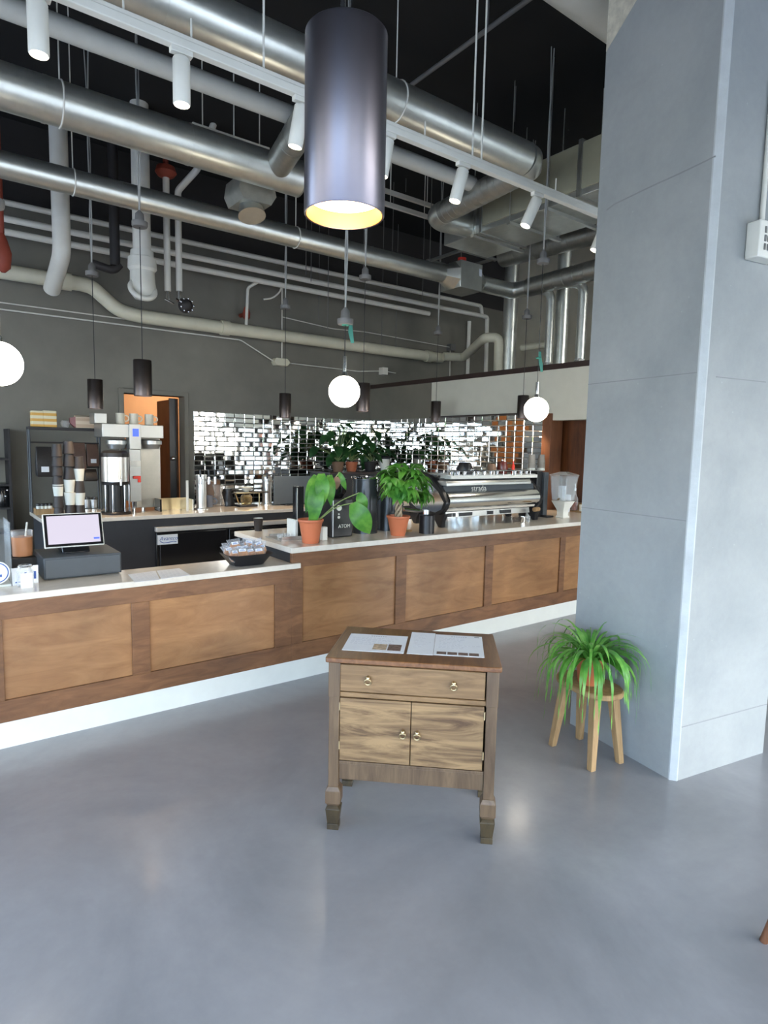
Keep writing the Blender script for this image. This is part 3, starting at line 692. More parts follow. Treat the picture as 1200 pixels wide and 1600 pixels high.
for px, py, ty, tx, lab in heads:
    x = ony(px, py-28, TY).x
    t = thing('track_spotlight', lab, 'spotlight', (x, TY, tz-.02), 0, 'track spotlights on the white rail')
    T_ = M.Translation((x, TY, tz-.06)) @ M.Rotation(ty, 4, 'Y') @ M.Rotation(tx, 4, 'X')
    build('adapter', MB().box(x-.05, x+.05, TY-.018, TY+.018, tz-.045, tz-.02).cyl((x, TY, tz-.045), (x, TY, tz-.075), .012), m_wpaint, t, .003)
    build('head', MB().lathe((0, 0, 0), [(.001, 0), (.036, 0), (.039, -.006), (.039, -.195), (.035, -.2), (.033, -.185), (.001, -.184)], 28, T=T_), m_wpaint, t)
    build('lens', MB().lathe((0, 0, 0), [(.001, -.188), (.03, -.188), (.03, -.186)], 24, (False, False), T_), m_led, t)

# ------------------------------------------------------------------ pendants
P0 = atd(541, 30, 1.54); pb = atd(538, 338, 1.54); px_, py_ = pb.x, pb.y
zbot = pb.z; ztop = ony(541, 54, py_).z; rad = .1
bp = thing('cylinder_pendant', 'big gunmetal cylinder pendant glowing gold inside, nearest the camera', 'pendant lamp', (px_, py_, zbot))
build('shade', MB().lathe((px_, py_, 0), [(.02, ztop), (rad-.004, ztop), (rad, ztop-.004), (rad, zbot+.003), (rad-.002, zbot), (rad-.005, zbot+.001), (rad-.006, zbot+.075)], 72), m_gun, bp)
build('lining', MB().lathe((px_, py_, 0), [(rad-.0062, zbot+.002), (rad-.0065, zbot+.04)], 64), m_goldin, bp)
build('diffuser', MB().lathe((px_, py_, 0), [(rad-.008, zbot+.041), (.07, zbot+.046), (.0005, zbot+.052)], 48), m_bulb, bp)
build('rod', MB().cyl((px_-.012, py_, ztop-.01), (px_-.012, py_, ZC), .006, seg=12).cyl((px_+.01, py_-.004, ztop-.01), (px_+.01, py_-.004, ZC), .0022, seg=8), m_chrome, bp)

def hubcord(t, P, top, hub, cable=True):     # thin cord up to a plastic hub, looped cable to the ceiling
    build('cord', MB().cyl(top, hub, .0035, seg=6), m_bcable, t)
    h = build('hub', MB().lathe(hub, [(.005, 0), (.055, .0), (.06, .01), (.06, .04), (.035, .045), (.032, .10), (.004, .13)], 20), m_hub, t)
    c = hub+V((0, 0, .12))
    build('cable', MB().tube([c, c+V((.012, 0, .5)), c+V((-.01, .0, 1.0)), V((c.x+.02, c.y, ZC))], .007, 6, .3).tube([c, c+V((-.012, 0, .45)), c+V((.018, .0, .9)), V((c.x-.02, c.y, ZC))], .005, 6, .3), m_cable, t)
SM = [(149, 616, 6.6, (147, 432), 'leftmost small bronze cylinder pendant, over the brewer\'s left side'),
      (223, 591, 5.2, (218, 355), 'small bronze cylinder pendant in front of the orange doorway'),
      (445.5, 634, 6.6, (446, 483), 'small bronze cylinder pendant under the cream junction box'),
      (567.5, 621, 5.2, (570, 437), 'small bronze cylinder pendant just right of the middle globe'),
      (681, 643, 6.6, (685, 523), 'small bronze cylinder pendant at the left end of the white wall'),
      (817, 636, 5.2, (826, 499), 'small bronze cylinder pendant mostly hidden by the right globe')]
SMALL = []
for px, py, Y_, hp, lab in SM:
    c = ony(px, py, Y_); SMALL.append(c); t = thing('cylinder_pendant', lab, 'pendant lamp', c-V((0, 0, .15)), 0, 'small cylinder pendants over the bar')
    r = .070
    build('shade', MB().lathe(c, [(.001, .142), (r-.003, .142), (r, .138), (r, -.14), (r-.004, -.142), (r-.006, -.12), (.001, -.119)], 36), m_bronze, t)
    build('lens', MB().lathe(c, [(.001, -.1215), (r-.008, -.1215), (r-.008, -.120)], 28), m_warm, t)
    hz = ony(hp[0], hp[1], Y_).z
    hubcord(t, c, c+V((0, 0, .14)), V((c.x, c.y, hz)))
GY = 3.98
globes = [(-2, 568, 'lit opal globe pendant cut by the left frame edge', None), (538, 612, 'lit opal globe pendant hanging over the potted plants', (543, 508)), (838, 640, 'lit opal globe pendant over the espresso machine', (848, 412))]
for px, py, lab, hp in globes:
    c = ony(px, py, GY); r = .118
    t = thing('globe_pendant', lab, 'pendant lamp', c-V((0, 0, r)), 0, 'opal globe pendants over the counter')
    build('globe', MB().sphere(c, r, 36, 20), m_globe, t)
    build('stem', MB().cyl(c+V((0, 0, r-.004)), c+V((0, 0, r+.03)), .025, .022, 16).cyl(c+V((0, 0, r+.03)), c+V((0, 0, r+.145)), .0165, seg=16), m_chrome, t)
    top = c+V((0, 0, r+.14))
    hz = ony(hp[0], hp[1], GY).z if hp else top.z+.55
    hubcord(t, c, top, V((c.x, c.y, hz)))
    if hp:
        q = V((c.x, c.y, hz)) if px < 700 else V((c.x, c.y, ony(845, 560, GY).z))
        tp = MB(); tp.mi = 0
        pts = [q+V((-.03, -.01, .03)), q+V((.04, -.015, .035)), q+V((.035, -.02, -.05)), q+V((.055, -.02, -.13))] if px < 700 else [q+V((.0, -.01, .06)), q+V((.0, -.015, .0)), q+V((.015, -.02, -.06)), q+V((.03, -.02, -.13))]
        tp.strip(pts, [.012, .016, .018, .012], [V((.8, .2, .5)).normalized() if px < 700 and i < 2 else V((.85, -.4, .1)).normalized() for i in range(4)])
        tp.torus(q, .02, .008, (0, 0, 1), 16, 6)
        build('tape', tp, m_teal, t, label='teal tape tied to the cord')
# ------------------------------------------------------------------ washstand
wc = V((1.809, 2.128, 0)); wa = math.atan2(1.739-2.205, 1.918-1.43)
w = thing('washstand', 'antique oak washstand with brass ring pulls standing alone on the concrete floor', 'cabinet', wc, wa)
L = dict(local=True)
top = MB().prism([(-.378, -.236), (-.372, -.243), (.372, -.243), (.378, -.236), (.366, .236), (-.366, .236)], 'z', .789, .812)
build('table_top', top, m_oaktop, w, .005, **L)
build('back_edge_strip', MB().box(-.355, .355, .20, .232, .8125, .8155), m_oak, w, label='pale worn strip at the back edge of the top')
w.children[-1].matrix_parent_inverse = M.Identity(4)
for sx in (-1, 1):
    for sy in (-1, 1):
        x, y = .343*sx, .182*sy
        lg = MB()
        lg.frustum((x, y), (.023, .023), (.0235, .0235), .19, .788)
        if sy < 0: lg.box(x-.026, x+.026, y-.026, y+.022, .622, .788)
        lg.frustum((x, y), (.034, .034), (.024, .024), .186, .205).box(x-.034, x+.034, y-.034, y+.034, .128, .187)
        lg.frustum((x, y), (.022, .022), (.033, .033), .112, .129)
        o = build('leg', lg, m_oakd, w, .002, **L)
        build('foot', MB().frustum((x, y), (.033, .033), (.022, .022), .1, .113).frustum((x, y), (.025, .025), (.033, .033), .03, .101).box(x-.026, x+.026, y-.026, y+.026, .0, .029), m_oakfoot, o, .002, **L)
for o in w.children:
    for c in o.children: c.matrix_parent_inverse = M.Identity(4)
build('side_panel', MB().box(-.338, -.322, -.165, .165, .24, .788), m_oakd, w, **L)
build('side_panel', MB().box(.322, .338, -.165, .165, .24, .788), m_oakd, w, **L)
build('back_panel', MB().box(-.325, .325, .165, .18, .24, .788), m_oakd, w, **L)
build('bottom_board', MB().box(-.322, .322, -.16, .165, .31, .325), m_oakd, w, **L)
build('top_rail', MB().box(-.322, .322, -.175, -.155, .7785, .788), m_oakd, w, **L)
build('middle_rail', MB().box(-.322, .322, -.20, -.155, .622, .645), m_oak, w, .004, **L)
build('bottom_rail', MB().box(-.32, .32, -.195, -.17, .238, .312).box(-.32, .32, -.2, -.16, .3125, .327), m_oakd, w, .002, **L)
def ring_pull(par, x, z, y):
    g = MB().lathe((0, 0, 0), [(.0005, .016), (.006, .015), (.0085, .008), (.0075, 0)], 18, T=M.Translation((x, y, z+.012)) @ M.Rotation(R_(90), 4, 'X'))
    g.sphere((x, y-.014, z+.013), .009, 14, 8); g.torus((x, y-.016, z-.004), .0135, .0036, (0, 1, .25), 22, 8)
    build('ring_pull', g, m_brass, par, **L)
dw = build('drawer', MB().box(-.318, .312, -.204, -.16, .65, .772), m_oak, w, .003, **L)
ring_pull(dw, -.193, .709, -.204); ring_pull(dw, .178, .709, -.204)
dl_ = build('door', MB().box(-.318, -.0045, -.200, -.178, .33, .618), m_oakdoor, w, .002, **L); ring_pull(dl_, -.036, .474, -.2)
dr_ = build('door', MB().box(-.001, .312, -.200, -.178, .33, .618), m_oakdoor, w, .002, **L); ring_pull(dr_, .026, .474, -.2)
for par, x in ((dl_, -.3195), (dr_, .3135)):
    for z in (.40, .58): build('hinge', MB().cyl((x, -.201, z-.018), (x, -.201, z+.018), .004, seg=10), m_brass, par, **L)
# sheets of paper on it
TW = M.Translation((wc.x, wc.y, 0)) @ M.Rotation(wa, 4, 'Z')
def sheet(label, x0, x1, y0, y1, z, photos=(), lines=8, head=True, rot=0.):
    t = thing('paper_sheet', label, 'paper', TW @ V(((x0+x1)/2, (y0+y1)/2, z)), wa+rot, 'sheets on the washstand')
    hw, hh = (x1-x0)/2, (y1-y0)/2
    build('sheet', MB().box(-hw, hw, -hh, hh, 0, .0012), m_paper, t, **L)
    pr = MB()
    if head:
        for i in range(7): pr.box(-.035+i*.011, -.028+i*.011, hh-.030, hh-.022, .0012, .0016)
    for i in range(lines):
        y = hh-.055-i*(2*hh-.14)/max(lines, 1); n = random.uniform(.5, .95)
        x = -hw+.02
        while x < -hw+.02+(2*hw-.04)*n:
            l = random.uniform(.008, .022); pr.box(x, min(x+l, hw-.015), y-.0012, y+.0012, .0012, .0015); x += l+.006
    build('print', pr, m_ink, t, **L)
    for (a, b_, c, d_, mt) in photos: build('photo', MB().box(a, b_, c, d_, .0012, .0017), mt, t, **L)
    return t
sheet('left menu sheet on the washstand with two small sandwich photos', -.325, -.047, -.135, .115, .8122, [(-.006, .056, -.095, -.015, m_photol), (.062, .122, -.098, -.012, m_photo)])
sheet('narrow plain middle sheet on the washstand', -.033, .083, -.133, .190, .8122, (), 10, False)
sheet('right menu sheet on the washstand with a row of four dark photos', .0845, .308, -.128, .175, .8122, [(-.098+i*.048, -.056+i*.048, -.14, -.105, m_photo) for i in range(4)]+[(.075, .098, .128, .134, m_bplastic)])

# ------------------------------------------------------------------ stool with spider plant
s0 = V((2.975, 1.985, 0)); sa = -.19
s = thing('plant_stool', 'low raw teak stool with oval seat and four splayed legs beside the column', 'stool', s0, sa)
SEATZ = .425
ov = [(.128*math.cos(t)*(1+.12*abs(math.sin(2*t))), .205*math.sin(t)*(1+.06*abs(math.sin(2*t)))) for t in (2*math.pi*i/40 for i in range(40))]
build('seat', MB().prism(ov, 'z', SEATZ-.032, SEATZ), m_pine, s, .008, **L)
for sx in (-1, 1):
    for sy in (-1, 1):
        a, b_ = V((sx*.065, sy*.115, SEATZ-.033)), V((sx*.105, sy*.155, .0))
        m = MB(); dx, dy = .0245, .0245
        m.rings([[b_+V((x*.017, y*.017, 0)) for x, y in ((-1, -1), (1, -1), (1, 1), (-1, 1))], [a+V((x*dx, y*dy, 0)) for x, y in ((-1, -1), (1, -1), (1, 1), (-1, 1))]])
        build('leg', m, m_pine, s, .003, **L)
pc = V((2.965, 1.98, SEATZ))
sp_ = thing('potted_spider_plant', 'spider plant with long arching blades in a terracotta pot on the stool', 'plant', pc)
build('pot', MB().lathe(pc, [(.001, .0), (.056, 0), (.060, .004), (.078, .135), (.082, .136), (.083, .158), (.078, .159), (.073, .13), (.001, .128)], 40), m_terra, sp_)
build('soil', MB().lathe(pc, [(.0735, .128), (.04, .140), (.001, .143)], 24), m_soil, sp_)
fol = MB(); rs = random.Random(11)
def blade(root, az, lift, length, wid, droop, n=12):
    p = V(root); el = lift; step = length/n; pts, ws, sd = [], [], []
    for i in range(n+1):
        t = i/n
        pts.append(p.copy()); ws.append(max(.0006, wid*(math.sin(math.pi*min(1, t*1.15+.12))**.6 if t < .85 else (1-t)/.15*.55)))
        sd.append((V((-math.sin(az), math.cos(az), .0))))
        p = p + V((math.cos(az)*math.cos(el), math.sin(az)*math.cos(el), math.sin(el)))*step
        el = max(-1.5, el-droop*step*(1+1.1*t)); az += rs.uniform(-.03, .03)
    for q in pts:                       # keep clear of the column, the pot and the seat
        l = TCOL.inverted() @ q
        if l.x > -.018 and l.y > -.05: q.x -= (l.x+.018)*math.cos(ca); q.y -= (l.x+.018)*math.sin(ca)
        if q.z < SEATZ+.012 and (s.matrix_basis.inverted() @ q).x**2/.15**2+(s.matrix_basis.inverted() @ q).y**2/.225**2 < 1: q.z = SEATZ+.012+rs.uniform(0, .008)
    fol.strip(pts, ws, sd)
for i in range(112):
    az = i*2.39996+rs.uniform(-.2, .2); lift = rs.uniform(.35, 1.35); ln = rs.uniform(.30, .54)
    r = rs.uniform(.005, .05)
    blade(pc+V((math.cos(az)*r, math.sin(az)*r, .135)), az, lift, ln, rs.uniform(.0075, .0125), rs.uniform(4.4, 6.8))
for i in range(14):
    az = i*.9+rs.uniform(-.3, .3)
    blade(pc+V((0, 0, .14)), az, rs.uniform(.9, 1.3), rs.uniform(.40, .58), .0022, rs.uniform(3.6, 5))
for i in range(11):
    az = 4.07+rs.uniform(-1.5, 1.5)
    blade(pc+V((math.cos(az)*.04, math.sin(az)*.04, .135)), az, rs.uniform(.3, 1.0), rs.uniform(.34, .50), rs.uniform(.009, .0135), rs.uniform(5.5, 8.0))
build('foliage', fol, m_spider, sp_, smooth=60)

# wooden chair whose foot just enters the frame at the lower right
lf = onz(1193, 1471, 0)
ch = thing('wooden_chair', 'wooden chair leg tip entering the frame at the lower right', 'chair', lf+V((.32, -.1, 0)), R_(-30))
Tc = M.Identity(4)
for sx in (-1, 1):
    for sy in (-1, 1):
        build('leg', MB().cyl((sx*.15, sy*.15, .43), (sx*.23, sy*.22, 0), .021, .014, 16), m_post, ch, **L)
build('seat', MB().prism([(.2*math.cos(t), .2*math.sin(t)) for t in (2*math.pi*i/32 for i in range(32))], 'z', .43, .46), m_post, ch, .006, **L)
# put the (-,+) foot exactly on the visible spot
off = ch.matrix_basis.to_3x3() @ V((-.23, .22, 0)); ch.location = lf-off

# ------------------------------------------------------------------ things on the lower worktop
LZ, HZ = .877, .992
E_ = .0006
cd = thing('cash_drawer', 'slate grey cash drawer on the lower stone worktop under the touch screen', 'cash drawer', (.80, 4.14, LZ))
build('body', MB().box(.575, 1.018, 4.14, 4.53, LZ+.006, LZ+.138), m_slate, cd, .006)
build('drawer_front', MB().box(.583, 1.010, 4.133, 4.139, LZ+.015, LZ+.128), m_slate, cd, .003)
build('feet', MB().box(.60, .64, 4.17, 4.21, LZ, LZ+.0055).box(.95, .99, 4.17, 4.21, LZ, LZ+.0055).box(.60, .64, 4.45, 4.49, LZ, LZ+.0055).box(.95, .99, 4.45, 4.49, LZ, LZ+.0055), m_bplastic, cd)
ps = thing('touch_screen_register', 'white framed touch screen register with lilac display on the cash drawer', 'register', (.78, 4.3, LZ+.1385))
build('stand', MB().prism([(4.25, LZ+.139), (4.45, LZ+.139), (4.45, LZ+.155), (4.36, LZ+.20), (4.33, LZ+.26), (4.29, LZ+.26), (4.30, LZ+.19)], 'x', .70, .86), m_bgloss, ps, .01)
a, b_, c_, e_ = ony(66, 806, 4.30), ony(158.5, 802, 4.30), ony(163, 848, 4.24), ony(70, 855, 4.24)
cx = (a+b_+c_+e_)/4; ux = (b_-a).normalized(); wv_ = (a-e_); uy = (wv_-ux*wv_.dot(ux)).normalized(); un = ux.cross(uy)
hw, hh = .172, .108
TS = M((V((ux.x, uy.x, un.x)), V((ux.y, uy.y, un.y)), V((ux.z, uy.z, un.z)))).to_4x4(); TS.translation = cx
if un.y > 0: print('screen faces away')
build('frame', MB().box(-hw, hw, -hh, hh, -.022, .0, TS), m_wpaint, ps, .006)
build('bezel', MB().box(-hw+.006, hw-.006, -hh+.006, hh-.006, .0002, .0012, TS), m_bgloss, ps)
build('display', MB().box(-hw+.022, hw-.022, -hh+.022, hh-.016, .0014, .0022, TS), m_screen, ps)
build('display_button', MB().box(hw-.062, hw-.028, -hh+.040, -hh+.052, .0023, .0028, TS), m_blue, ps, label='blue button on the display')
def flat_sheet(label, corners, z, group):
    c = sum((V(p) for p in corners), V())/4
    t = thing('paper_sheet', label, 'paper', V((c.x, c.y, z)), 0, group)
    vs = [V((p.x, p.y, z)) for p in corners]
    build('sheet', MB().rings([vs, [v+V((0, 0, .001)) for v in vs]]), m_paper, t)
    pr = MB(); u = (vs[1]-vs[0]); v = (vs[3]-vs[0])
    for i in range(6):
        f0 = .15+i*.13
        for jx in range(5):
            p = [vs[0]+u*(.1+jx*.16)+v*f0, vs[0]+u*(.22+jx*.16)+v*f0, vs[0]+u*(.22+jx*.16)+v*(f0+.012), vs[0]+u*(.1+jx*.16)+v*(f0+.012)]
            pr.rings([[q+V((0, 0, .001)) for q in p], [q+V((0, 0, .0013)) for q in p]])
    build('print', pr, m_ink, t)
Z = lambda x, y: onz(x, y, LZ)
flat_sheet('white printed sheet beside the cash drawer on the lower worktop', [Z(200, 898), Z(243, 892), Z(250, 906), Z(211, 910)], LZ+E_, 'sheets on the worktop')
flat_sheet('white printed sheet between the other sheet and the cookie basket', [Z(245, 892), Z(280, 888), Z(298, 899), Z(252, 905)], LZ+E_, 'sheets on the worktop')
# basket of cookies
bc = V((1.83, 4.03, LZ)); 
bk = thing('cookie_basket', 'black tapered basket of wrapped cookies at the end of the lower worktop', 'basket', bc)
def rrect(hx, hy, z, c=.3): return [bc+V((x, y, z)) for x, y in ((-hx, -hy+hy*c), (-hx+hx*c, -hy), (hx-hx*c, -hy), (hx, -hy+hy*c), (hx, hy-hy*c), (hx-hx*c, hy), (-hx+hx*c, hy), (-hx, hy-hy*c))]
build('tub', MB().rings([rrect(.105, .075, 0), rrect(.168, .125, .085), rrect(.163, .120, .085), rrect(.10, .07, .006)], (True, True)), m_bplastic, bk, .003)
ck = thing('cookie_packet', 'clear wrapped cookie with a blue and white label in the black basket', 'cookie', (0, 0, 0), 0, 'wrapped cookies in the basket')
build('cookie', MB().lathe((0, 0, 0), [(.001, -.009), (.036, -.009), (.041, -.003), (.040, .004), (.030, .010), (.001, .012)], 18), m_cookie, ck, **L)
wr = MB(); wr.lathe((0, 0, 0), [(.001, -.012), (.040, -.0115), (.046, 0), (.040, .012), (.001, .015)], 14, sx=1.0)
wr.rings([[V((-.04, .030, -.004)), V((.04, .030, -.004)), V((.04, .030, .004)), V((-.04, .030, .004))], [V((-.05, .065, -.003)), V((.046, .068, .006)), V((.046, .068, .007)), V((-.05, .065, -.001))]])
build('wrapper', wr, glass('thin_clear_wrap', (.97, .98, 1), .12, 1.08, .05), ck, **L)
build('wrapper_top', MB().rings([[V((-.036, .022, .006)), V((.036, .022, .006)), V((.036, .024, -.006)), V((-.036, .024, -.006))], [V((-.05, .06, .010)), V((.045, .063, .002)), V((.045, .062, -.001)), V((-.05, .062, .0))]]), bpy.data.materials['thin_clear_wrap'], ck, **L)
build('label', MB().box(-.024, .024, .020, .040, .0125, .0140), m_label, ck, **L); build('label_print', MB().box(-.018, .018, .024, .028, .0142, .0148).box(-.012, .012, .033, .0355, .0142, .0148), m_blueink, ck, **L)
first = True; rs = random.Random(5)
for (x, y, z, row) in [(-.105+.07*i, .065, .085, 0) for i in range(4)]+[(-.12+.06*i, .01, .088, 1) for i in range(5)]+[(-.115+.062*i, -.055, .075, 2) for i in range(4)]+[(-.07, .03, .115, 3), (.03, .035, .118, 3), (.10, .01, .106, 3)]:
    o = ck if first else dup(ck, (0, 0, 0)); first = False
    o.location = bc+V((x, y, z+rs.uniform(-.004, .004))); o.rotation_euler = (R_(rs.uniform(48, 75)), R_(rs.uniform(-10, 10)), R_(rs.uniform(-25, 20)))
# left end: acrylic case, iced drink on a black box, tip jar, cards
ac = thing('acrylic_case', 'clear acrylic counter case with rounded edge at the far left frame edge', 'display case', (.28, 4.2, LZ))
pA = ony(16, 860, 4.10)
xr = ony(19, 900, 4.09).x
build('front_pane', MB().prism([(xr-.38, LZ), (xr, LZ), (xr-.003, LZ+.30), (xr-.02, LZ+.37), (xr-.06, LZ+.41), (xr-.38, LZ+.41)], 'y', 4.09, 4.094), m_acryl, ac)
build('side_pane', MB().prism([(4.095, LZ), (4.40, LZ), (4.40, LZ+.37), (4.095, LZ+.37)], 'x', xr-.004, xr), m_acryl, ac)
build('base_tray', MB().box(xr-.38, xr-.005, 4.096, 4.40, LZ, LZ+.012), m_wpaint, ac)
build('round_sticker', MB().cyl((xr-.075, 4.0885, LZ+.085), (xr-.075, 4.0895, LZ+.085), .066, seg=36), m_label, ac, label='round pale blue sticker on the case front')
build('sticker_ring', MB().torus((xr-.075, 4.088, LZ+.085), .056, .003, (0, 1, 0), 32, 6).box(xr-.10, xr-.05, 4.0865, 4.0883, LZ+.06, LZ+.075), m_blueink, ac)
for i in range(9):
    tag(build('flatbread', MB().lathe((xr-.20, 4.25, LZ+.0125+i*.026), [(.001, 0), (.13-.002*i, 0), (.138-.002*i, .011), (.12, .024), (.001, .0255)], 24), m_stripe2 if i % 2 else m_paper), 'pale flat round bread in the acrylic case, number %d from the bottom of its stack' % (i+1), 'bread', 'breads stacked in the acrylic case')
bxp = onz(37, 893, LZ)
bb = tag(build('black_box', MB().box(bxp.x-.075, bxp.x+.075, 4.42, 4.57, LZ, LZ+.105), m_bplastic, bevel=.004), 'small black box under the iced mocha jug at the left', 'box')
ic = V((bxp.x-.005, 4.49, LZ+.1055)); 
dk = thing('drink_jug', 'clear jug of brown iced mocha with a white straw on the black box', 'drink', ic)
build('drink', MB().lathe(ic, [(.001, .004), (.056, .004), (.060, .125), (.001, .126)], 28), m_choc, dk)
build('cup', MB().lathe(ic, [(.0603, .1262), (.062, .165), (.0605, .165), (.0595, .1262)], 28), m_glass, dk)
build('straw', MB().cyl(ic+V((.02, 0, .127)), ic+V((.032, .0, .215)), .006, seg=10), m_wpaint, dk)
tj = V((onz(41, 917, LZ).x, 4.05, LZ))
jar = thing('tip_jar', 'small empty glass jar holding white cards by the acrylic case', 'jar', tj)
build('glass', MB().lathe(tj, [(.001, 0), (.040, 0), (.043, .006), (.043, .085), (.034, .105), (.034, .125), (.032, .125), (.031, .104), (.040, .084), (.040, .008), (.001, .006)], 32), m_glass, jar)
build('lid_ring', MB().torus(tj+V((0, 0, .118)), .035, .004), m_chrome, jar)
for i, (dx, rz_, hh_, lab) in enumerate(((-.015, 8, .10, 'white printed card standing left behind the tip jar'), (.03, -12, .105, 'white card with purple mark leaning right behind the tip jar'))):
    t = thing('counter_card', lab, 'card', tj+V((dx, .055+.02*i, 0)), R_(rz_), 'cards by the tip jar')
    build('card', MB().box(-.045, .045, -.001, .001, 0, hh_, M.Rotation(R_(-14), 4, 'X')), m_paper, t, **L)
    build('print', MB().box(.022, .034, -.0018, -.0011, .025, .07, M.Rotation(R_(-14), 4, 'X')).box(-.03, .015, -.0018, -.0011, .012, .02, M.Rotation(R_(-14), 4, 'X')), m_blueink, t, **L)
tag(build('paper_slip', MB().box(tj.x-.03, tj.x+.03, tj.y-.052, tj.y-.05, LZ, LZ+.085), m_paper), 'white slip standing directly before the tip jar', 'card')

# ------------------------------------------------------------------ things on the higher worktop
def pot(name, label, c, r0, r1, h):
    t = thing(name, label, 'plant', c)
    build('pot', MB().lathe(c, [(.001, .006), (r0*.55, .006), (r0*.6, 0), (r0*.95, 0), (r0, .006), (r1*.93, h*.82), (r1, h*.9), (r1*1.05, h*.92), (r1*1.06, h), (r1*.98, h), (r1*.92, h*.88), (.001, h*.87)], 40), m_terra, t)
    build('soil', MB().lathe(c, [(r1*.93, h*.87), (r1*.4, h*.91), (.001, h*.92)], 20), m_soil, t)
    return t
def leafshape(mb, base, tip, width, nrm, n=9, curl=.15, heart=0.):
    base, tip = V(base), V(tip); ax = tip-base; L_ = ax.length; a = ax/L_; sd = a.cross(V(nrm)).normalized(); nn = sd.cross(a)
    pts, ws, sds = [], [], []
    for i in range(n+1):
        t = i/n
        w_ = math.sin(math.pi*t**.75)**.8*width if 0 < t < 1 else .001
        if heart and t < .3: w_ = max(w_, width*heart*(.5+t))
        pts.append(base+ax*t+nn*(curl*L_*math.sin(math.pi*t)-curl*1.1*L_*t*t)); ws.append(w_); sds.append((sd+nn*.25).normalized())
    # fold both halves: use custom strip with lifted edges
    Ls, Cs, Rs = [], [], []
    for p, w_, in zip(pts, ws):
        Ls.append(mb.b.verts.new(p-sd*w_+nn*w_*.28)); Cs.append(mb.b.verts.new(p)); Rs.append(mb.b.verts.new(p+sd*w_+nn*w_*.28))
    for i in range(n):
        mb.face([Ls[i], Cs[i], Cs[i+1], Ls[i+1]]); mb.face([Cs[i], Rs[i], Rs[i+1], Cs[i+1]])
# monstera / philodendron
mc = onz(488, 850, HZ)+V((.02, .06, 0))
mo = pot('potted_monstera', 'broad leaved plant in a terracotta pot near the worktop corner', mc, .062, .092, .18)
B0 = mc+V((0, 0, .165))
fl, stm = MB(), MB()
dref = mc.y
def at(px, py, dy=0): return ony(px, py, dref+dy)
def leaf_px(b, t, w_, dyb=0, dyt=0, nrm=None, root=None, heart=.0, curl=.1):
    pb_, pt_ = at(b[0], b[1], dyb), at(t[0], t[1], dyt)
    leafshape(fl, pb_, pt_, w_, nrm or (EYE-pb_), curl=curl, heart=heart)
    r = root or B0
    mid = (r+pb_)/2+V((0, 0, .04))
    stm.tube([r, mid, pb_], .0045, 6, .08)
leaf_px((497, 748), (488, 826), .062, .0, -.03, heart=.5, root=B0+V((-.02, 0, 0)))      # tall folded dark leaf
leaf_px((493, 742), (478, 800), .045, .05, .0, heart=.6)
leaf_px((502, 740), (505, 790), .055, -.02, -.06, heart=.9, root=B0+V((.02, 0, 0)))      # bright split leaf
leaf_px((515, 742), (517, 790), .042, .02, -.02, heart=.9, root=B0+V((.03, 0, 0)))
leaf_px((530, 738), (541, 766), .025, .05, .02, heart=.6, root=B0+V((.03, .02, 0)))
leaf_px((551, 786), (579, 836), .082, -.02, -.08, heart=.75, root=B0+V((.05, -.02, 0)), curl=.16)  # big drooping leaf
leaf_px((561, 770), (572, 800), .045, .02, -.02, heart=.7, root=B0+V((.06, 0, 0)))
fol_ = build('foliage', fl, m_leaf, mo, smooth=60); build('stems', stm, m_stem, mo)
tl = at(526, 755, .04)
kl = MB(); leafshape(kl, tl+V((0, 0, .05)), tl-V((0, 0, .05)), .03, EYE-tl, heart=.9)
build('dry_leaf', kl, m_kraft, mo, label='dry tan leaf')
# money tree
pcx = onz(630, 838, HZ)+V((.0, .07, 0))
pa = pot('potted_money_tree', 'bushy bright green money tree in a terracotta pot before black canisters', pcx, .060, .095, .165)
tk_ = MB()
for i in range(4):
    a = i*math.pi/2
    tk_.tube([pcx+V((.022*math.cos(a+t*5), .022*math.sin(a+t*5), .14+t*.17)) for t in [k_/12 for k_ in range(13)]], .0105, 8)
build('trunk', tk_, m_trunk, pa)
fl, stm = MB(), MB(); rs = random.Random(21)
cen = ony(632, 762, pcx.y); topz = .31
cl_ = []
for i in range(60):
    a = i*2.4; e = rs.uniform(-.55, 1.25); rr = rs.uniform(.08, .205)
    tipc = cen+V((math.cos(a)*math.cos(e)*rr*1.1, math.sin(a)*math.cos(e)*rr*.8, math.sin(e)*rr*1.05))
    base = pcx+V((0, 0, topz))
    stm.tube([base, (base+tipc)/2+V((0, 0, .05)), tipc], .003, 5, .05)
    out = (tipc-base); out.z *= .3; out = out.normalized() if out.length > .01 else V((0, -1, 0))
    n = rs.choice((5, 6)); side = out.cross(V((0, 0, 1))).normalized()
    for j in range(n):
        t = (j/(n-1)-.5)*2.3
        dv = (out*math.cos(t)+side*math.sin(t)+V((0, 0, -.55-rs.uniform(0, .5)))).normalized()
        leafshape(fl, tipc, tipc+dv*rs.uniform(.085, .14), rs.uniform(.020, .029), V((0, 0, 1))+out*.8, 7, .12)
build('foliage', fl, m_leaf, pa, smooth=60); build('stems', stm, m_stem, pa)
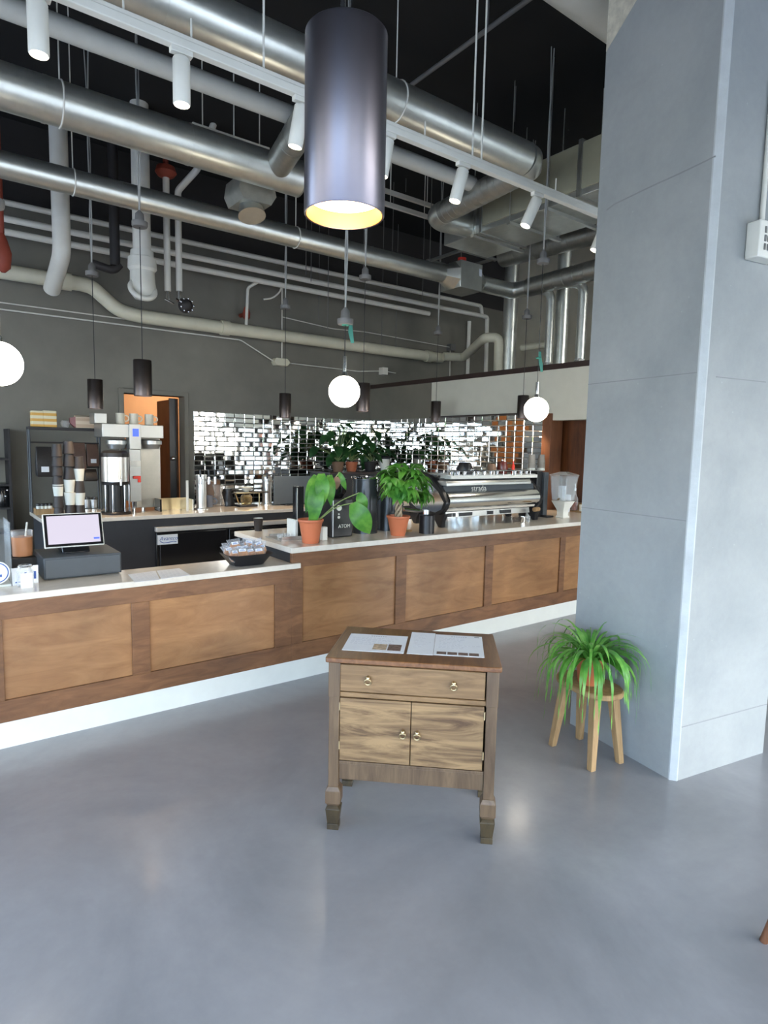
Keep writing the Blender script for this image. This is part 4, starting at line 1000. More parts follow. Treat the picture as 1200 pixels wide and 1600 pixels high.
# dark plants behind on a shelf box
shx = onx(560, 745, 5.3)
sb = thing('back_shelf_unit', 'dark shelf unit in the tile corner carrying the shaded plants', 'shelf', (5.3, 7.9, ZB))
build('unit', MB().box(4.85, 5.95, 7.75, 8.35, 0, 1.31), m_dkfront, sb, .004)
build('shelf_top', MB().box(4.83, 5.97, 7.73, 8.37, 1.311, 1.335), m_cap, sb, .003)
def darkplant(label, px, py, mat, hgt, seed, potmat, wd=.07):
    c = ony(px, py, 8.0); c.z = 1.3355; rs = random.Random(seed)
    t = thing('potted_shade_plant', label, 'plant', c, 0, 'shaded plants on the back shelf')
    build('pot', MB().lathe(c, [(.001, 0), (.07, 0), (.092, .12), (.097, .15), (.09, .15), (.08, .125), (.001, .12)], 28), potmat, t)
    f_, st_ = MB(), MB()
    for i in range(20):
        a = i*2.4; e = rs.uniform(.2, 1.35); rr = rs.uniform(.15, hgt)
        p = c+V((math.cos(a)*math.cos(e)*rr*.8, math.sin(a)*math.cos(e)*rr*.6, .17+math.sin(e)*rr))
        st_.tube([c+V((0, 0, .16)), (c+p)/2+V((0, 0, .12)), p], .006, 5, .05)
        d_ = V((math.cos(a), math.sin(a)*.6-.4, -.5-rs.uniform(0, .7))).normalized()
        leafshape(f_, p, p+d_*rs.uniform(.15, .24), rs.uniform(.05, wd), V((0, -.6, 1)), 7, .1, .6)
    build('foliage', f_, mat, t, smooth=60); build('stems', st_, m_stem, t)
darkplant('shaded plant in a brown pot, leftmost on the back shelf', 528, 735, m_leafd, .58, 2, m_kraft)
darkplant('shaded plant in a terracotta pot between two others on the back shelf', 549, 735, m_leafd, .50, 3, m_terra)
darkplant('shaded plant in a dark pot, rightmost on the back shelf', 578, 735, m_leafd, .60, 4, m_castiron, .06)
pcp = ony(601, 738, 7.82); pcp.z = 1.3355
t = thing('lidded_cup', 'white lidded paper cup on the back shelf right of the shaded plants', 'cup', pcp)
build('cup', MB().lathe(pcp, [(.001, 0), (.06, 0), (.085, .2), (.001, .2)], 24), m_cupwht, t); build('lid', MB().lathe(pcp, [(.092, .2), (.092, .225), (.075, .25), (.001, .25)], 24), m_bplastic, t)
# canisters
def canister(label, px, py, w_, ptop, rim):
    c = onz(px, py, HZ); r = rpx(w_, c)/2; c = c+V((0, r*.9, 0)); h = ony(px, ptop, c.y).z-HZ
    t = thing('canister', label, 'canister', c)
    build('body', MB().lathe(c, [(.001, 0), (r, 0), (r, .012), (r*.98, .014), (r*.98, h-.02), (r, h-.018), (r, h), (.001, h)], 48), m_can, t)
    if rim: build('rim', MB().torus(c+V((0, 0, h)), r*.97, .010, seg=40), m_chrome, t)
    build('handle', MB().torus(c+V((r*.9, -r*.45, h*.68)), .035, .006, (.5, .9, 0), 20, 8), m_bplastic, t)
    return t
canister('tall black canister with bright rim between the drooping leaf and money tree', 580, 834, 42, 746, True)
canister('shorter black canister hidden behind the money tree pot', 615, 829, 38, 768, False)
# grinder
gc = onz(532, 839, HZ); gx0, gx1 = onz(510, 834, HZ).x, onz(550, 839, HZ).x
gr = thing('coffee_grinder', 'black coffee grinder with white lettering beside the broad leaved plant', 'grinder', V((gc.x, 4.13, HZ)))
gx0, gx1, gy = 2.60, 2.80, 4.13
build('body', MB().box(gx0, gx1, gy, gy+.24, HZ+.004, HZ+.31), m_bplastic, gr, .008)
build('corner_trim', MB().cyl((gx0+.012, gy-.001, HZ+.01), (gx0+.012, gy-.001, HZ+.30), .003), m_steel, gr)
build('hopper', MB().lathe((2.70, gy+.12, HZ+.3105), [(.001, 0), (.06, 0), (.095, .05), (.095, .16), (.001, .165)], 28), m_bgloss, gr)
build('dial', MB().cyl((2.665, gy-.012, HZ+.24), (2.665, gy+.002, HZ+.24), .022), m_wpaint, gr)
build('buttons', MB().cyl((2.665, gy-.006, HZ+.165), (2.665, gy+.001, HZ+.165), .011).cyl((2.665, gy-.006, HZ+.19), (2.665, gy+.001, HZ+.19), .006), m_wpaint, gr)
text('lettering', 'ATOM', .040, M.Translation((2.72, gy-.001, HZ+.09)) @ FACE_Y, m_wpaint, gr, .0006)
tag(build('plug_box', MB().box(2.475, 2.52, 4.06, 4.10, HZ, HZ+.105), m_wpaint, bevel=.004), 'small white box standing just right of the broad leaved plant pot', 'box')
# monitor and its black column
mp = ony(450, 768, 6.9)
mt = thing('monitor', 'thin monitor seen from behind on the back bar counter', 'monitor', V((mp.x, 7.12, ZB)))
a, b_ = ony(427, 744, 7.12), ony(486, 788, 7.12)
build('panel', MB().box(a.x, b_.x, 7.10, 7.125, b_.z+.02, a.z), plain('blue_grey_monitor_back', (.07, .09, .11), .4), mt, .006)
build('stand', MB().box((a.x+b_.x)/2-.04, (a.x+b_.x)/2+.04, 7.13, 7.17, ZB+.012, b_.z+.15).box((a.x+b_.x)/2-.12, (a.x+b_.x)/2+.12, 7.06, 7.24, ZB, ZB+.012), m_bplastic, mt)
tb = onz(468, 840, HZ); ta = ony(462, 760, 4.33)
tt = thing('scale_stand', 'upright black tablet stand with a steel edge left of the plant pot', 'stand', V((2.40, 4.34, HZ)))
build('column', MB().box(2.375, 2.445, 4.30, 4.36, HZ+.01, ta.z), m_bgloss, tt, .004)
build('edge', MB().box(2.380, 2.386, 4.2965, 4.2995, HZ+.015, ta.z-.01), m_steel, tt)
build('tray', MB().box(2.17, 2.46, 4.16, 4.42, HZ, HZ+.009).box(2.19, 2.36, 4.18, 4.185, HZ+.0095, HZ+.03).box(2.19, 2.36, 4.39, 4.395, HZ+.0095, HZ+.03), m_steel, tt)
build('bracket', MB().box(2.335, 2.36, 4.24, 4.38, HZ+.0095, HZ+.15), m_wpaint, tt, .004)
for i, x in enumerate((2.225, 2.285)):
    tag(build('glass_dish', MB().lathe((x, 4.28, HZ+.0096), [(.001, 0), (.018, 0), (.026, .03), (.024, .03), (.016, .003), (.001, .003)], 20), m_glass), ('small glass dish at the outer end of the steel tray', 'small glass dish next to the white bracket on the steel tray')[i], 'dish', 'dishes on the steel tray')
cpc = onz(406, 830, HZ)+V((0, .03, 0))
t = thing('paper_cup', 'black paper cup with white inside on the higher worktop corner', 'cup', cpc)
build('cup', MB().lathe(cpc, [(.001, 0), (.030, 0), (.041, .105), (.043, .107), (.041, .109)], 28), m_cupblk, t); build('lining', MB().lathe(cpc, [(.0405, .1085), (.038, .09), (.028, .006), (.001, .006)], 28), m_cupwht, t)
# knock box and board
kb = onz(673, 834, HZ)+V((0, .055, 0)); kr = rpx(24, kb)/2
t = thing('knock_box', 'black cylindrical knock box in front of the espresso machine', 'knock box', kb)
build('tub', MB().lathe(kb, [(.001, 0), (kr, 0), (kr, .155), (kr*.92, .156), (kr*.9, .01), (.001, .01)], 36), m_bplastic, t)
build('knock_bar', MB().cyl(kb+V((-kr*.9, 0, .13)), kb+V((kr*.9, 0, .13)), .010), m_bplastic, t)
build('portafilter', MB().cyl(kb+V((-.02, 0, .165)), kb+V((-.02, 0, .20)), .033).cyl(kb+V((-.04, 0, .185)), kb+V((-.22, .05, .21)), .013, .016), m_chrome, t)
tag(build('serving_board', MB().box(kb.x-.17, kb.x-.05, 4.13, 4.4, HZ, HZ+.014), m_pine, bevel=.003), 'small wooden board beside the knock box under the machine side', 'board')

# espresso machine
ex0, ex1, ey = 3.86, 5.17, 4.15
es = thing('espresso_machine', 'long polished espresso machine with black leaf shaped ends on the higher worktop', 'espresso machine', V(((ex0+ex1)/2, ey+.25, HZ)))
def yz(pts): return [(ey+y, HZ+z) for y, z in pts]
body = [(.03, .19), (.0, .24), (.01, .29), (.05, .325), (.12, .335), (.12, .37), (.05, .385), (.05, .415), (.12, .42), (.14, .45), (.52, .45), (.52, .14), (.08, .14)]
build('body', MB().prism(yz([(.14, .145), (.5, .145), (.5, .45), (.14, .45)]), 'x', ex0+.02, ex1-.02), m_bplastic, es)
roll = [(.085+.095*math.cos(t)*1.05, .245+.085*math.sin(t)) for t in (2*math.pi*i/28 for i in range(28))]
build('front_roll', MB().prism(yz(roll), 'x', ex0+.02, ex1-.02), plain('polished_roll', (.88, .87, .84), .16, 1., var=.02), es)
build('logo_strip', MB().prism(yz([(.075, .33), (.14, .33), (.14, .385), (.09, .385)]), 'x', ex0+.02, ex1-.02), m_slate, es)
text('lettering', 'strada', .075, M.Translation((4.33, ey+.070, HZ+.352)) @ M.Rotation(R_(78), 4, 'X'), m_wpaint, es, .001, 0, 1.1)
build('steel_ledge', MB().prism(yz([(.03, .385), (.16, .385), (.16, .43), (.05, .43), (.03, .41)]), 'x', ex0+.01, ex1-.12), m_steel, es, .004)
build('cream_band', MB().prism(yz([(.05, .445), (.2, .445), (.2, .478), (.05, .478)]), 'x', ex0+.08, ex1), m_wpaint, es, .004)
build('drip_rail', MB().prism(yz([(.06, .145), (.13, .145), (.13, .165), (.05, .165)]), 'x', ex0+.02, ex1-.02), m_quartz, es)
build('drip_tray', MB().prism(yz([(.05, .085), (.45, .085), (.45, .14), (.06, .14)]), 'x', ex0+.03, ex1-.10), m_steel, es, .003)
sl = MB()
for a, b_ in ((.04, .10), (.115, .15), (.2, .37), (.58, .66), (.76, .92)): sl.box(ex0+a, ex0+b_, ey+.046, ey+.052, HZ+.095, HZ+.128)
build('tray_slots', sl, m_bplastic, es)
build('cup_tray', MB().box(ex0+.02, ex1-.03, ey+.05, ey+.5, HZ+.479, HZ+.484), m_steel, es)
build('cup_rail', MB().tube([(ex0+.06, ey+.04, HZ+.522), (ex1-.05, ey+.04, HZ+.522)], .006, 8), m_chrome, es)
pk = MB()
for i in range(9): pk.cyl((ex0+.1+i*.135, ey+.04, HZ+.48), (ex0+.1+i*.135, ey+.04, HZ+.52), .004, seg=8)
build('rail_posts', pk, m_chrome, es)
side = [(-.012, .235), (-.0, .18), (.05, .13), (.14, .10), (.42, .115), (.52, .17), (.58, .28), (.58, .36), (.54, .46), (.46, .52), (.40, .515), (.22, .47), (.06, .35)]
inn = [(.02, .235), (.05, .17), (.13, .135), (.40, .15), (.49, .20), (.54, .29), (.53, .37), (.48, .44), (.42, .45), (.25, .42), (.10, .33)]
for xa_, xb2, ins in ((ex0-.03, ex0+.02, ex0-.032), (ex1-.02, ex1+.03, ex1+.032)):
    sd_ = build('side_panel', MB().prism(yz(side), 'x', xa_, xb2), m_bplastic, es, .008)
    build('inset', MB().prism(yz(inn), 'x', min(ins, ins+.004), max(ins, ins+.004)), m_chrome, sd_, label='mirror bright inset of the side panel')
    for fy in (.09, .45):
        build('leg', MB().rings([[V((xa_+sx*.05, ey+fy+sy*.035-.02, HZ)) for sx, sy in ((0, -.7), (1, -.7), (1, .5), (0, .5))], [V((xa_+sx*.05, ey+fy+sy*.05, HZ+.06)) for sx, sy in ((0, -1), (1, -1), (1, 1), (0, 1))], [V((xa_+sx*.05, ey+fy+sy*.09, HZ+.125)) for sx, sy in ((0, -1), (1, -1), (1, 1), (0, 1))]]), m_bplastic, es, .006)
for x in (4.2, 4.55, 4.9):
    build('group_head', MB().cyl((x, ey+.56, HZ+.30), (x, ey+.56, HZ+.40), .05).cyl((x, ey+.50, HZ+.35), (x, ey+.56, HZ+.35), .03), m_chrome, es)
build('steam_pipe', MB().torus((ex0+.03, ey+.47, HZ+.525), .035, .006, (0, 1, 0), 24, 8).tube([(ex0+.03, ey+.44, HZ+.50), (ex0-.06, ey+.40, HZ+.42), (ex0-.10, ey+.35, HZ+.28)], .006, 8, .04), m_chrome, es)
CUPZ = HZ+.4845
def small(name, label, cat, x, y, z, prof, mat, group=None, extra=None):
    c = V((x, y, z)); t = thing(name, label, cat, c, 0, group); build('body', MB().lathe(c, prof, 24), mat, t)
    if extra: extra(t, c)
    return t
small('glass_tumbler', 'clear tumbler at the left end of the espresso machine top', 'glass', ex0+.14, ey+.12, CUPZ, [(.001, 0), (.03, 0), (.036, .085), (.034, .085), (.028, .004), (.001, .004)], m_glass)
small('milk_pitcher', 'wide black pitcher on the left part of the espresso machine top', 'pitcher', ex0+.36, ey+.16, CUPZ, [(.001, 0), (.075, 0), (.085, .05), (.06, .10), (.055, .115), (.001, .116)], m_bplastic, None,
      lambda t, c: build('knobs', MB().sphere(c+V((.0, -.085, .045)), .012).sphere(c+V((.04, -.075, .045)), .012), m_chrome, t))
small('spice_jar', 'dark red jar on the right part of the espresso machine top', 'jar', ex0+.93, ey+.2, CUPZ, [(.001, 0), (.05, 0), (.06, .06), (.045, .12), (.001, .125)], plain('dark_red_glaze', (.12, .02, .015), .25), None,
      lambda t, c: build('knob', MB().sphere(c+V((0, 0, .135)), .014), m_chrome, t))
small('brown_jar', 'small brown jar left of the dark red jar on the machine', 'jar', ex0+.80, ey+.22, CUPZ, [(.001, 0), (.04, 0), (.045, .07), (.03, .10), (.001, .1)], m_kraft)
small('red_bottle', 'tiny red bottle beside the dark red jar on the machine', 'bottle', ex0+1.04, ey+.15, CUPZ, [(.001, 0), (.016, 0), (.016, .08), (.007, .1), (.007, .13), (.001, .13)], m_red)
for i, x in enumerate([ex0+.1+j*.088 for j in range(13)]):
    if i in (3, 8, 9): continue
    o = thing('espresso_cup', 'steel espresso cup on the machine top, %s' % ('leftmost of the row' if i == 0 else 'rightmost of the row' if i == 12 else '%s from the left' % ['', 'second', 'third', '', 'fourth', 'fifth', 'sixth', 'seventh', '', '', 'eighth', 'ninth'][i]), 'cup', (x, ey+.075, CUPZ), 0, 'steel cups along the machine top')
    build('cup', MB().lathe((x, ey+.075, CUPZ), [(.001, 0), (.018, 0), (.024, .034), (.022, .035), (.016, .004), (.001, .004)], 16), m_chrome, o)
# tall black grinder past the machine, with cup stacks on it
bg = thing('bar_grinder', 'tall black grinder housing at the right end of the espresso machine', 'grinder', V((5.4, 4.45, HZ)))
zt_ = ony(835, 736, 4.40).z
gx_ = ony(838, 770, 4.36).x
build('housing', MB().box(gx_, gx_+.09, 4.36, 4.6, HZ, zt_), m_bplastic, bg, .006); build('side_column', MB().box(gx_+.0905, gx_+.16, 4.33, 4.6, HZ+.02, zt_-.01), m_slate, bg, .006)
build('foot', MB().box(gx_+.0905, gx_+.2, 4.27, 4.6, HZ, HZ+.0195), m_bplastic, bg, .004)
build('spout_box', MB().box(gx_-.05, gx_-.0005, 4.37, 4.47, HZ+.22, HZ+.31), m_wpaint, bg, .004)
for k_, (x, lab) in enumerate(((ony(830, 738, 4.5).x, 'left'), (ony(845, 738, 4.5).x, 'right'))):
    for j in range(4):
        mt_ = m_cupwht if j < 1 else plain('grey_paper_cup', (.26, .24, .21), .55)
        z = zt_+.0005+j*.030
        o = tag(build('paper_cup', MB().lathe((x, 4.5, z), [(.001, .001), (.041, 0), (.043, .003), (.0425, .006), (.033, .088), (.001, .089)], 22), mt_), '%s upturned paper cup on the tall black grinder, %s in the %s stack' % ('white' if j < 1 else 'grey', ('lowest', 'second from bottom', 'third from bottom', 'topmost')[j], lab), 'cup', 'upturned cups on the grinder')
jg = onz(816, 806, HZ)
t = thing('milk_jug', 'white milk bottle under the spout of the tall black grinder', 'bottle', V((5.19, 4.30, HZ)))
build('bottle', MB().lathe((5.19, 4.30, HZ), [(.001, 0), (.036, 0), (.04, .01), (.038, .09), (.018, .15), (.018, .17), (.001, .17)], 24), m_wpaint, t); build('cap', MB().cyl((5.19, 4.30, HZ+.1705), (5.19, 4.30, HZ+.185), .02), m_paper, t)
for i, x in enumerate((4.86, 4.93)):
    tag(build('shot_glass', MB().lathe((x, 4.105, HZ), [(.001, 0), (.020, 0), (.026, .06), (.024, .06), (.018, .006), (.001, .006)], 20), m_glass if i else m_chrome), ('steel shot cup under the machine near its right leg', 'clear shot glass under the machine near its right leg')[i], 'cup')
tag(build('wood_handle', MB().cyl((5.02, 4.10, HZ+.125), (5.11, 4.12, HZ+.125), .022), m_pine), 'pale wooden portafilter handle sticking out at the machine\'s right end', 'handle')
# water dispenser
wx, wy = ony(879, 800, 4.2).x, 4.2
wd_ = thing('water_dispenser', 'clear square water dispenser on a white pedestal right of the tall grinder', 'dispenser', V((wx, wy, HZ)))
zt2 = ony(878, 740, wy).z
def sq(h, z): return [V((wx+a*h, wy+b_*h, z)) for a, b_ in ((-1, -1), (1, -1), (1, 1), (-1, 1))]
build('pedestal', MB().rings([sq(.05, HZ), sq(.055, HZ+.012), sq(.042, HZ+.03), sq(.045, HZ+.085), sq(.09, HZ+.185)]), m_wpaint, wd_, .003)
build('tank', MB().rings([sq(.085, HZ+.19), sq(.105, zt2-.03), sq(.098, zt2-.03), sq(.08, HZ+.20)], (True, True)), m_acryl, wd_)
build('ice_tube', MB().cyl((wx, wy, HZ+.205), (wx, wy, zt2-.05), .03), m_acryl, wd_)
build('lid', MB().rings([sq(.112, zt2-.028), sq(.112, zt2-.012), sq(.03, zt2+.02)]), m_acryl, wd_)
build('tap', MB().cyl((wx-.09, wy-.02, HZ+.215), (wx-.14, wy-.04, HZ+.21), .012), m_chrome, wd_)
cx_ = V((6.10, 4.58, HZ))
for k_, (dx, dy, n, lab) in enumerate(((0, 0, 10, 'taller'), (.13, .02, 5, 'shorter'))):
    for j in range(n):
        z = HZ+j*.022
        o = build('plastic_cup', MB().lathe((cx_.x+dx, cx_.y+dy, z), [(.001, .0015), (.036, 0), (.047, .115), (.0475, .117), (.045, .116), (.034, .003), (.001, .003)], 18), plain('frosted_plastic', (.70, .74, .80), .25) if j == 0 and k_ == 0 else bpy.data.materials['frosted_plastic'])
        tag(o, 'frosted plastic cup in the %s stack by the water dispenser, number %d from the bottom' % (lab, j+1), 'cup', 'plastic cups by the dispenser')
tr_ = thing('serving_tray', 'pale wooden tray with raised back beside the syrup bottle and column', 'tray', V((6.39, 4.57, HZ)))
build('base', MB().box(6.285, 6.49, 4.42, 4.72, HZ, HZ+.014), m_pine, tr_, .003); build('rim', MB().box(6.475, 6.49, 4.42, 4.72, HZ+.0145, HZ+.10), m_pine, tr_, .003)
sx_, sy_ = 6.36, 4.585
t = thing('syrup_bottle', 'clear bottle of amber syrup with a steel pourer on the wooden tray', 'bottle', V((sx_, sy_, HZ+.0145)))
build('syrup', MB().lathe((sx_, sy_, HZ+.0145), [(.001, .004), (.036, .004), (.038, .10), (.001, .10)], 24), plain('dark_syrup', (.16, .015, .008), .2), t)
build('glass', MB().lathe((sx_, sy_, HZ+.0145), [(.001, 0), (.038, 0), (.041, .01), (.041, .14), (.016, .19), (.014, .235), (.012, .235), (.014, .19), (.039, .138), (.0385, .003), (.001, .002)], 28), m_glass, t)
build('pourer', MB().cyl((sx_, sy_, HZ+.25), (sx_, sy_, HZ+.28), .012).tube([(sx_, sy_, HZ+.28), (sx_, sy_, HZ+.315), (sx_-.012, sy_, HZ+.335)], .006, 8), m_steel, t)
tag(build('white_tumbler', MB().lathe((6.36, 4.47, HZ+.0145), [(.001, 0), (.035, 0), (.04, .075), (.036, .076), (.001, .07)], 20), m_cupwht), 'white tumbler on the wooden tray right of the syrup bottle', 'cup')
# ------------------------------------------------------------------ things on the back bar
def cup_mesh(c, mat, inv=True, s=1.):
    pr = [(.001, .001), (.052*s, 0), (.055*s, .004), (.054*s, .008), (.042*s, .125), (.001, .126)] if inv else [(.001, 0), (.042*s, 0), (.054*s, .118), (.055*s, .125), (.001, .124)]
    return build('paper_cup', MB().lathe(c, pr, 24), mat)
tow = [('left', 92, 800, [0, 0, 1, 0, 0, 0, 0], .105), ('middle', 110, 802, [0, 1, 1, 0, 0, 0], .128), ('right', 125, 801, [0, 1, 0, 1, 0], .122)]
onm = ['lowest', 'second from bottom', 'third from bottom', 'fourth from bottom', 'fifth from bottom', 'sixth from bottom', 'seventh from bottom']
ty = 6.86
for nm, px, py, seq, st_ in tow:
    x = ony(px, py, ty).x; z = ZB+.0005
    for j, wt in enumerate(seq):
        tag(cup_mesh(V((x, ty, z)), m_cupwht if wt else m_cupblk, not wt, 1.0 if nm != 'left' else .92), '%s paper cup in the %s cup tower behind the register, %s' % ('white sleeved' if wt else 'black', nm, onm[j]), 'cup', 'cup towers behind the register')
        z += st_ if (wt or nm != 'left') else .1265*.75 if j > 3 else st_
        if wt: z += .0
# coffee brewer with urn
BY = 7.05
bl, br_ = ony(160, 700, BY).x, ony(256, 700, BY).x
zh0, zh1 = ony(206, 684, BY).z, ony(206, 663, BY).z
bw = thing('coffee_brewer', 'tall stainless twin coffee brewer with blue display on the back bar', 'coffee brewer', V(((bl+br_)/2, BY+.2, ZB)))
build('head', MB().box(bl, br_, BY, BY+.36, zh0, zh1), m_brew, bw, .006)
cxl, cxr = ony(202, 720, BY).x, ony(220, 720, BY).x
build('control_panel', MB().box(cxl, cxr, BY-.03, BY+.12, ony(210, 702, BY).z, zh1+.005), m_brew, bw, .004)
build('display', MB().box(ony(206, 675, BY).x, ony(215.5, 675, BY).x, BY-.034, BY-.0302, ony(210, 682, BY).z, ony(210, 670, BY).z), m_blue, bw, label='blue lit display')
build('tower', MB().box(cxl+.0, cxr, BY-.005, BY+.3, ony(210, 784, BY).z, ony(210, 702, BY).z-.001), m_brew, bw, .004)
build('tower_band', MB().box(cxl+.003, cxr-.003, BY-.009, BY-.0052, ony(210, 729, BY).z, ony(210, 720, BY).z), m_wpaint, bw)
tz_ = ony(212, 745, BY).z
build('red_lever', MB().box((cxl+cxr)/2-.03, (cxl+cxr)/2+.05, BY-.03, BY-.0055, tz_-.02, tz_+.01).box((cxl+cxr)/2+.02, (cxl+cxr)/2+.05, BY-.03, BY-.0055, tz_-.06, tz_-.02), m_red, bw, .004)
build('back_panel', MB().box(cxr, ony(251, 740, BY+.2).x, BY+.2, BY+.36, ZB+.03, zh0), plain('satin_steel_sheet', (.44, .41, .35), .35, .6), bw, .004)
build('feet', MB().cyl((cxl+.05, BY+.05, ZB), (cxl+.05, BY+.05, ony(210, 784, BY).z), .018).cyl((cxr+.1, BY+.3, ZB), (cxr+.1, BY+.3, ZB+.031), .02), m_chrome, bw)
for px in (183, 236):
    c = ony(px, 697, BY+.15)
    build('brew_basket', MB().lathe(c, [(.001, -.03), (.085, -.03), (.10, .02), (.115, .02), (.115, .06), (.09, .075), (.001, .076)], 28), m_brew, bw)
build('upper_box', MB().box(ony(151, 655, BY).x, ony(171, 655, BY).x, BY+.1, BY+.34, zh1, ony(160, 645, BY).z), m_brew, bw, .005)
ux_ = ony(181, 780, 7.0); uc = V((ux_.x, 7.0, ZB)); ur = rpx(40, ux_)/2
un_ = thing('coffee_urn', 'stainless coffee urn on a black stand under the left brew head', 'urn', uc)
zz = lambda py: ony(181, py, 7.0).z-ZB
build('stand', MB().lathe(uc, [(.001, 0), (ur*1.1, 0), (ur*1.12, .02), (ur*1.05, .03), (ur*.6, .032), (ur*.6, zz(757)), (ur*.95, zz(757)), (ur, zz(752)), (.001, zz(752))], 40), m_bplastic, un_)
sr = MB()
for a in (-2.6, -2.0, -1.1, -.5): sr.cyl(uc+V((ur*1.0*math.cos(a), ur*1.0*math.sin(a), .03)), uc+V((ur*1.0*math.cos(a), ur*1.0*math.sin(a), zz(757))), .009, seg=10)
build('stand_rods', sr, m_chrome, un_)
build('vessel', MB().lathe(uc, [(.001, zz(752)), (ur, zz(752)), (ur, zz(714)), (.001, zz(714))], 44), m_steel, un_)
build('lid', MB().lathe(uc, [(ur*1.02, zz(714)), (ur*1.04, zz(708)), (ur*.8, zz(704)), (.001, zz(703))], 40), m_bplastic, un_)
build('sight_glass', MB().cyl(uc+V((.01, -ur-.008, zz(748))), uc+V((.01, -ur-.008, zz(718))), .009), m_wpaint, un_)
build('tap', MB().cyl(uc+V((.01, -ur, zz(751))), uc+V((.01, -ur-.05, zz(751))), .015).cyl(uc+V((.01, -ur-.05, zz(748))), uc+V((.01, -ur-.05, zz(757))), .012), m_chrome, un_)
mp = [(188, 'leftmost cream mug on top of the brewer'), (209, 'middle cream mug on top of the brewer'), (233, 'rightmost cream mug on top of the brewer')]
for px, lab in mp:
    c = ony(px, 662, BY+.2); c.z = zh1+.0055
    t = thing('mug', lab, 'mug', c, 0, 'mugs on the brewer')
    build('cup', MB().lathe(c, [(.001, 0), (.043, 0), (.047, .01), (.047, .118), (.043, .118), (.042, .012), (.001, .01)], 28), m_mug, t)
    build('handle', MB().torus(c+V((.052, -.02, .062)), .032, .008, (.36, .93, 0), 22, 8), m_mug, t)
# shelf rack behind with packs
RY = 7.45
r0x, r1x = ony(45, 700, RY).x, ony(158, 700, RY).x; rz = ony(100, 668, RY).z
rk = thing('wire_shelf', 'thin dark metal shelf rack standing on the back bar behind the cups', 'shelf', V(((r0x+r1x)/2, RY, ZB)))
build('top_shelf', MB().box(r0x, r1x, RY, RY+.14, rz-.03, rz), m_castiron, rk, .003)
for x in (r0x+.01, r1x-.01):
    for y in (RY+.01, RY+.13): build('post', MB().cyl((x, y, ZB), (x, y, rz-.0305), .009), m_slate, rk)
zr2 = ony(150, 730, RY).z
build('small_shelf', MB().box(r1x-.30, r1x-.02, RY+.02, RY+.13, zr2-.012, zr2), m_castiron, rk)
build('hook_bar', MB().cyl((r0x+.01, RY+.03, ony(100, 692, RY).z), (r1x-.01, RY+.03, ony(100, 692, RY).z), .008), m_castiron, rk)
def packY(name, label, p0, p1, y0, y1, mat, cat, z0=None, bev=.006):
    a, b_ = ony(p0[0], p1[1], y0), ony(p1[0], p0[1], y0)
    return tag(build(name, MB().box(a.x, b_.x, y0, y1, z0 if z0 is not None else a.z, b_.z), mat, bevel=bev), label, cat)
packY('striped_carton', 'yellow and white striped carton, left one on the wire shelf', (50, 642), (68, 668), RY+.01, RY+.13, m_stripe, 'carton', rz+.0005)
packY('striped_carton', 'yellow and white striped carton, right one of the pair on the wire shelf', (68.7, 642), (88.5, 668), RY+.01, RY+.13, m_stripe, 'carton', rz+.0005)
a, b_ = ony(118, 660, RY+.02), ony(153, 660, RY+.02); zt3 = ony(130, 649, RY).z
sp2 = thing('wrapped_loaf', 'pink striped wrapped pack lying on the wire shelf beside the brewer', 'package', V(((a.x+b_.x)/2, RY+.07, rz+.0005)))
build('pack', MB().prism([(RY+.01, rz+.0005), (RY+.13, rz+.0005), (RY+.13, zt3-.02), (RY+.1, zt3), (RY+.04, zt3), (RY+.01, zt3-.02)], 'x', a.x, b_.x), m_stripe2, sp2, .006)
build('end_seal', MB().rings([[V((a.x-.0005, y, z)) for y, z in ((RY+.012, rz+.004), (RY+.128, rz+.004), (RY+.128, zt3-.02), (RY+.012, zt3-.02))], [V((a.x-.05, y, z)) for y, z in ((RY+.05, rz+.05), (RY+.09, rz+.05), (RY+.09, zt3-.03), (RY+.05, zt3-.03))]]), plain('maroon_foil', (.20, .03, .03), .35), sp2)
gbc = ony(102, 665, RY+.07); gbc.z = rz+.0005
tag(build('glass_bowl', MB().lathe(gbc, [(.001, 0), (.03, 0), (.05, .05), (.035, .075), (.03, .075), (.045, .05), (.026, .004), (.001, .003)], 24), m_glass), 'small clear glass bowl between cartons and wrapped pack on the shelf', 'bowl')
def bag(label, px0, px1, pt, pb, mat, y, lab=True):
    a, b_ = ony(px0, pb, y), ony(px1, pt, y); cx = (a.x+b_.x)/2; w_ = (b_.x-a.x)/2; h = b_.z-a.z
    t = thing('coffee_bag', label, 'bag', V((cx, y, a.z)), 0, 'coffee bags on the wire rack')
    rg = [[V((cx+sx*w_*k_, y+.03+sy*d_, a.z+h*z)) for sx, sy in ((-1, -1), (1, -1), (1, 1), (-1, 1))] for z, k_, d_ in ((0, .9, .045), (.1, 1, .055), (.6, .97, .045), (.85, .92, .02), (1, .92, .006))]
    build('pouch', MB().rings(rg), mat, t, .008)
    if lab: build('label', MB().box(cx-w_*.45, cx+w_*.45, y-.034, y-.028, a.z+h*.16, a.z+h*.34), m_label, t)
zh = ony(100, 692, RY).z
bag('black coffee bag with white label at the left end of the wire rack', 57, 82, 698, 745, m_bag, RY-.06)
bag('brown coffee bag with white label beside the brewer on the rack', 136, 154, 694, 729, m_bagb, RY-.06)
bag('brown coffee bag partly hidden behind the middle cup tower', 113, 134, 692, 735, m_bagb, RY-.06, False)
bag('black coffee bag under the small rack shelf by the brewer', 132, 152, 733, 752, m_bag, RY-.06, False)
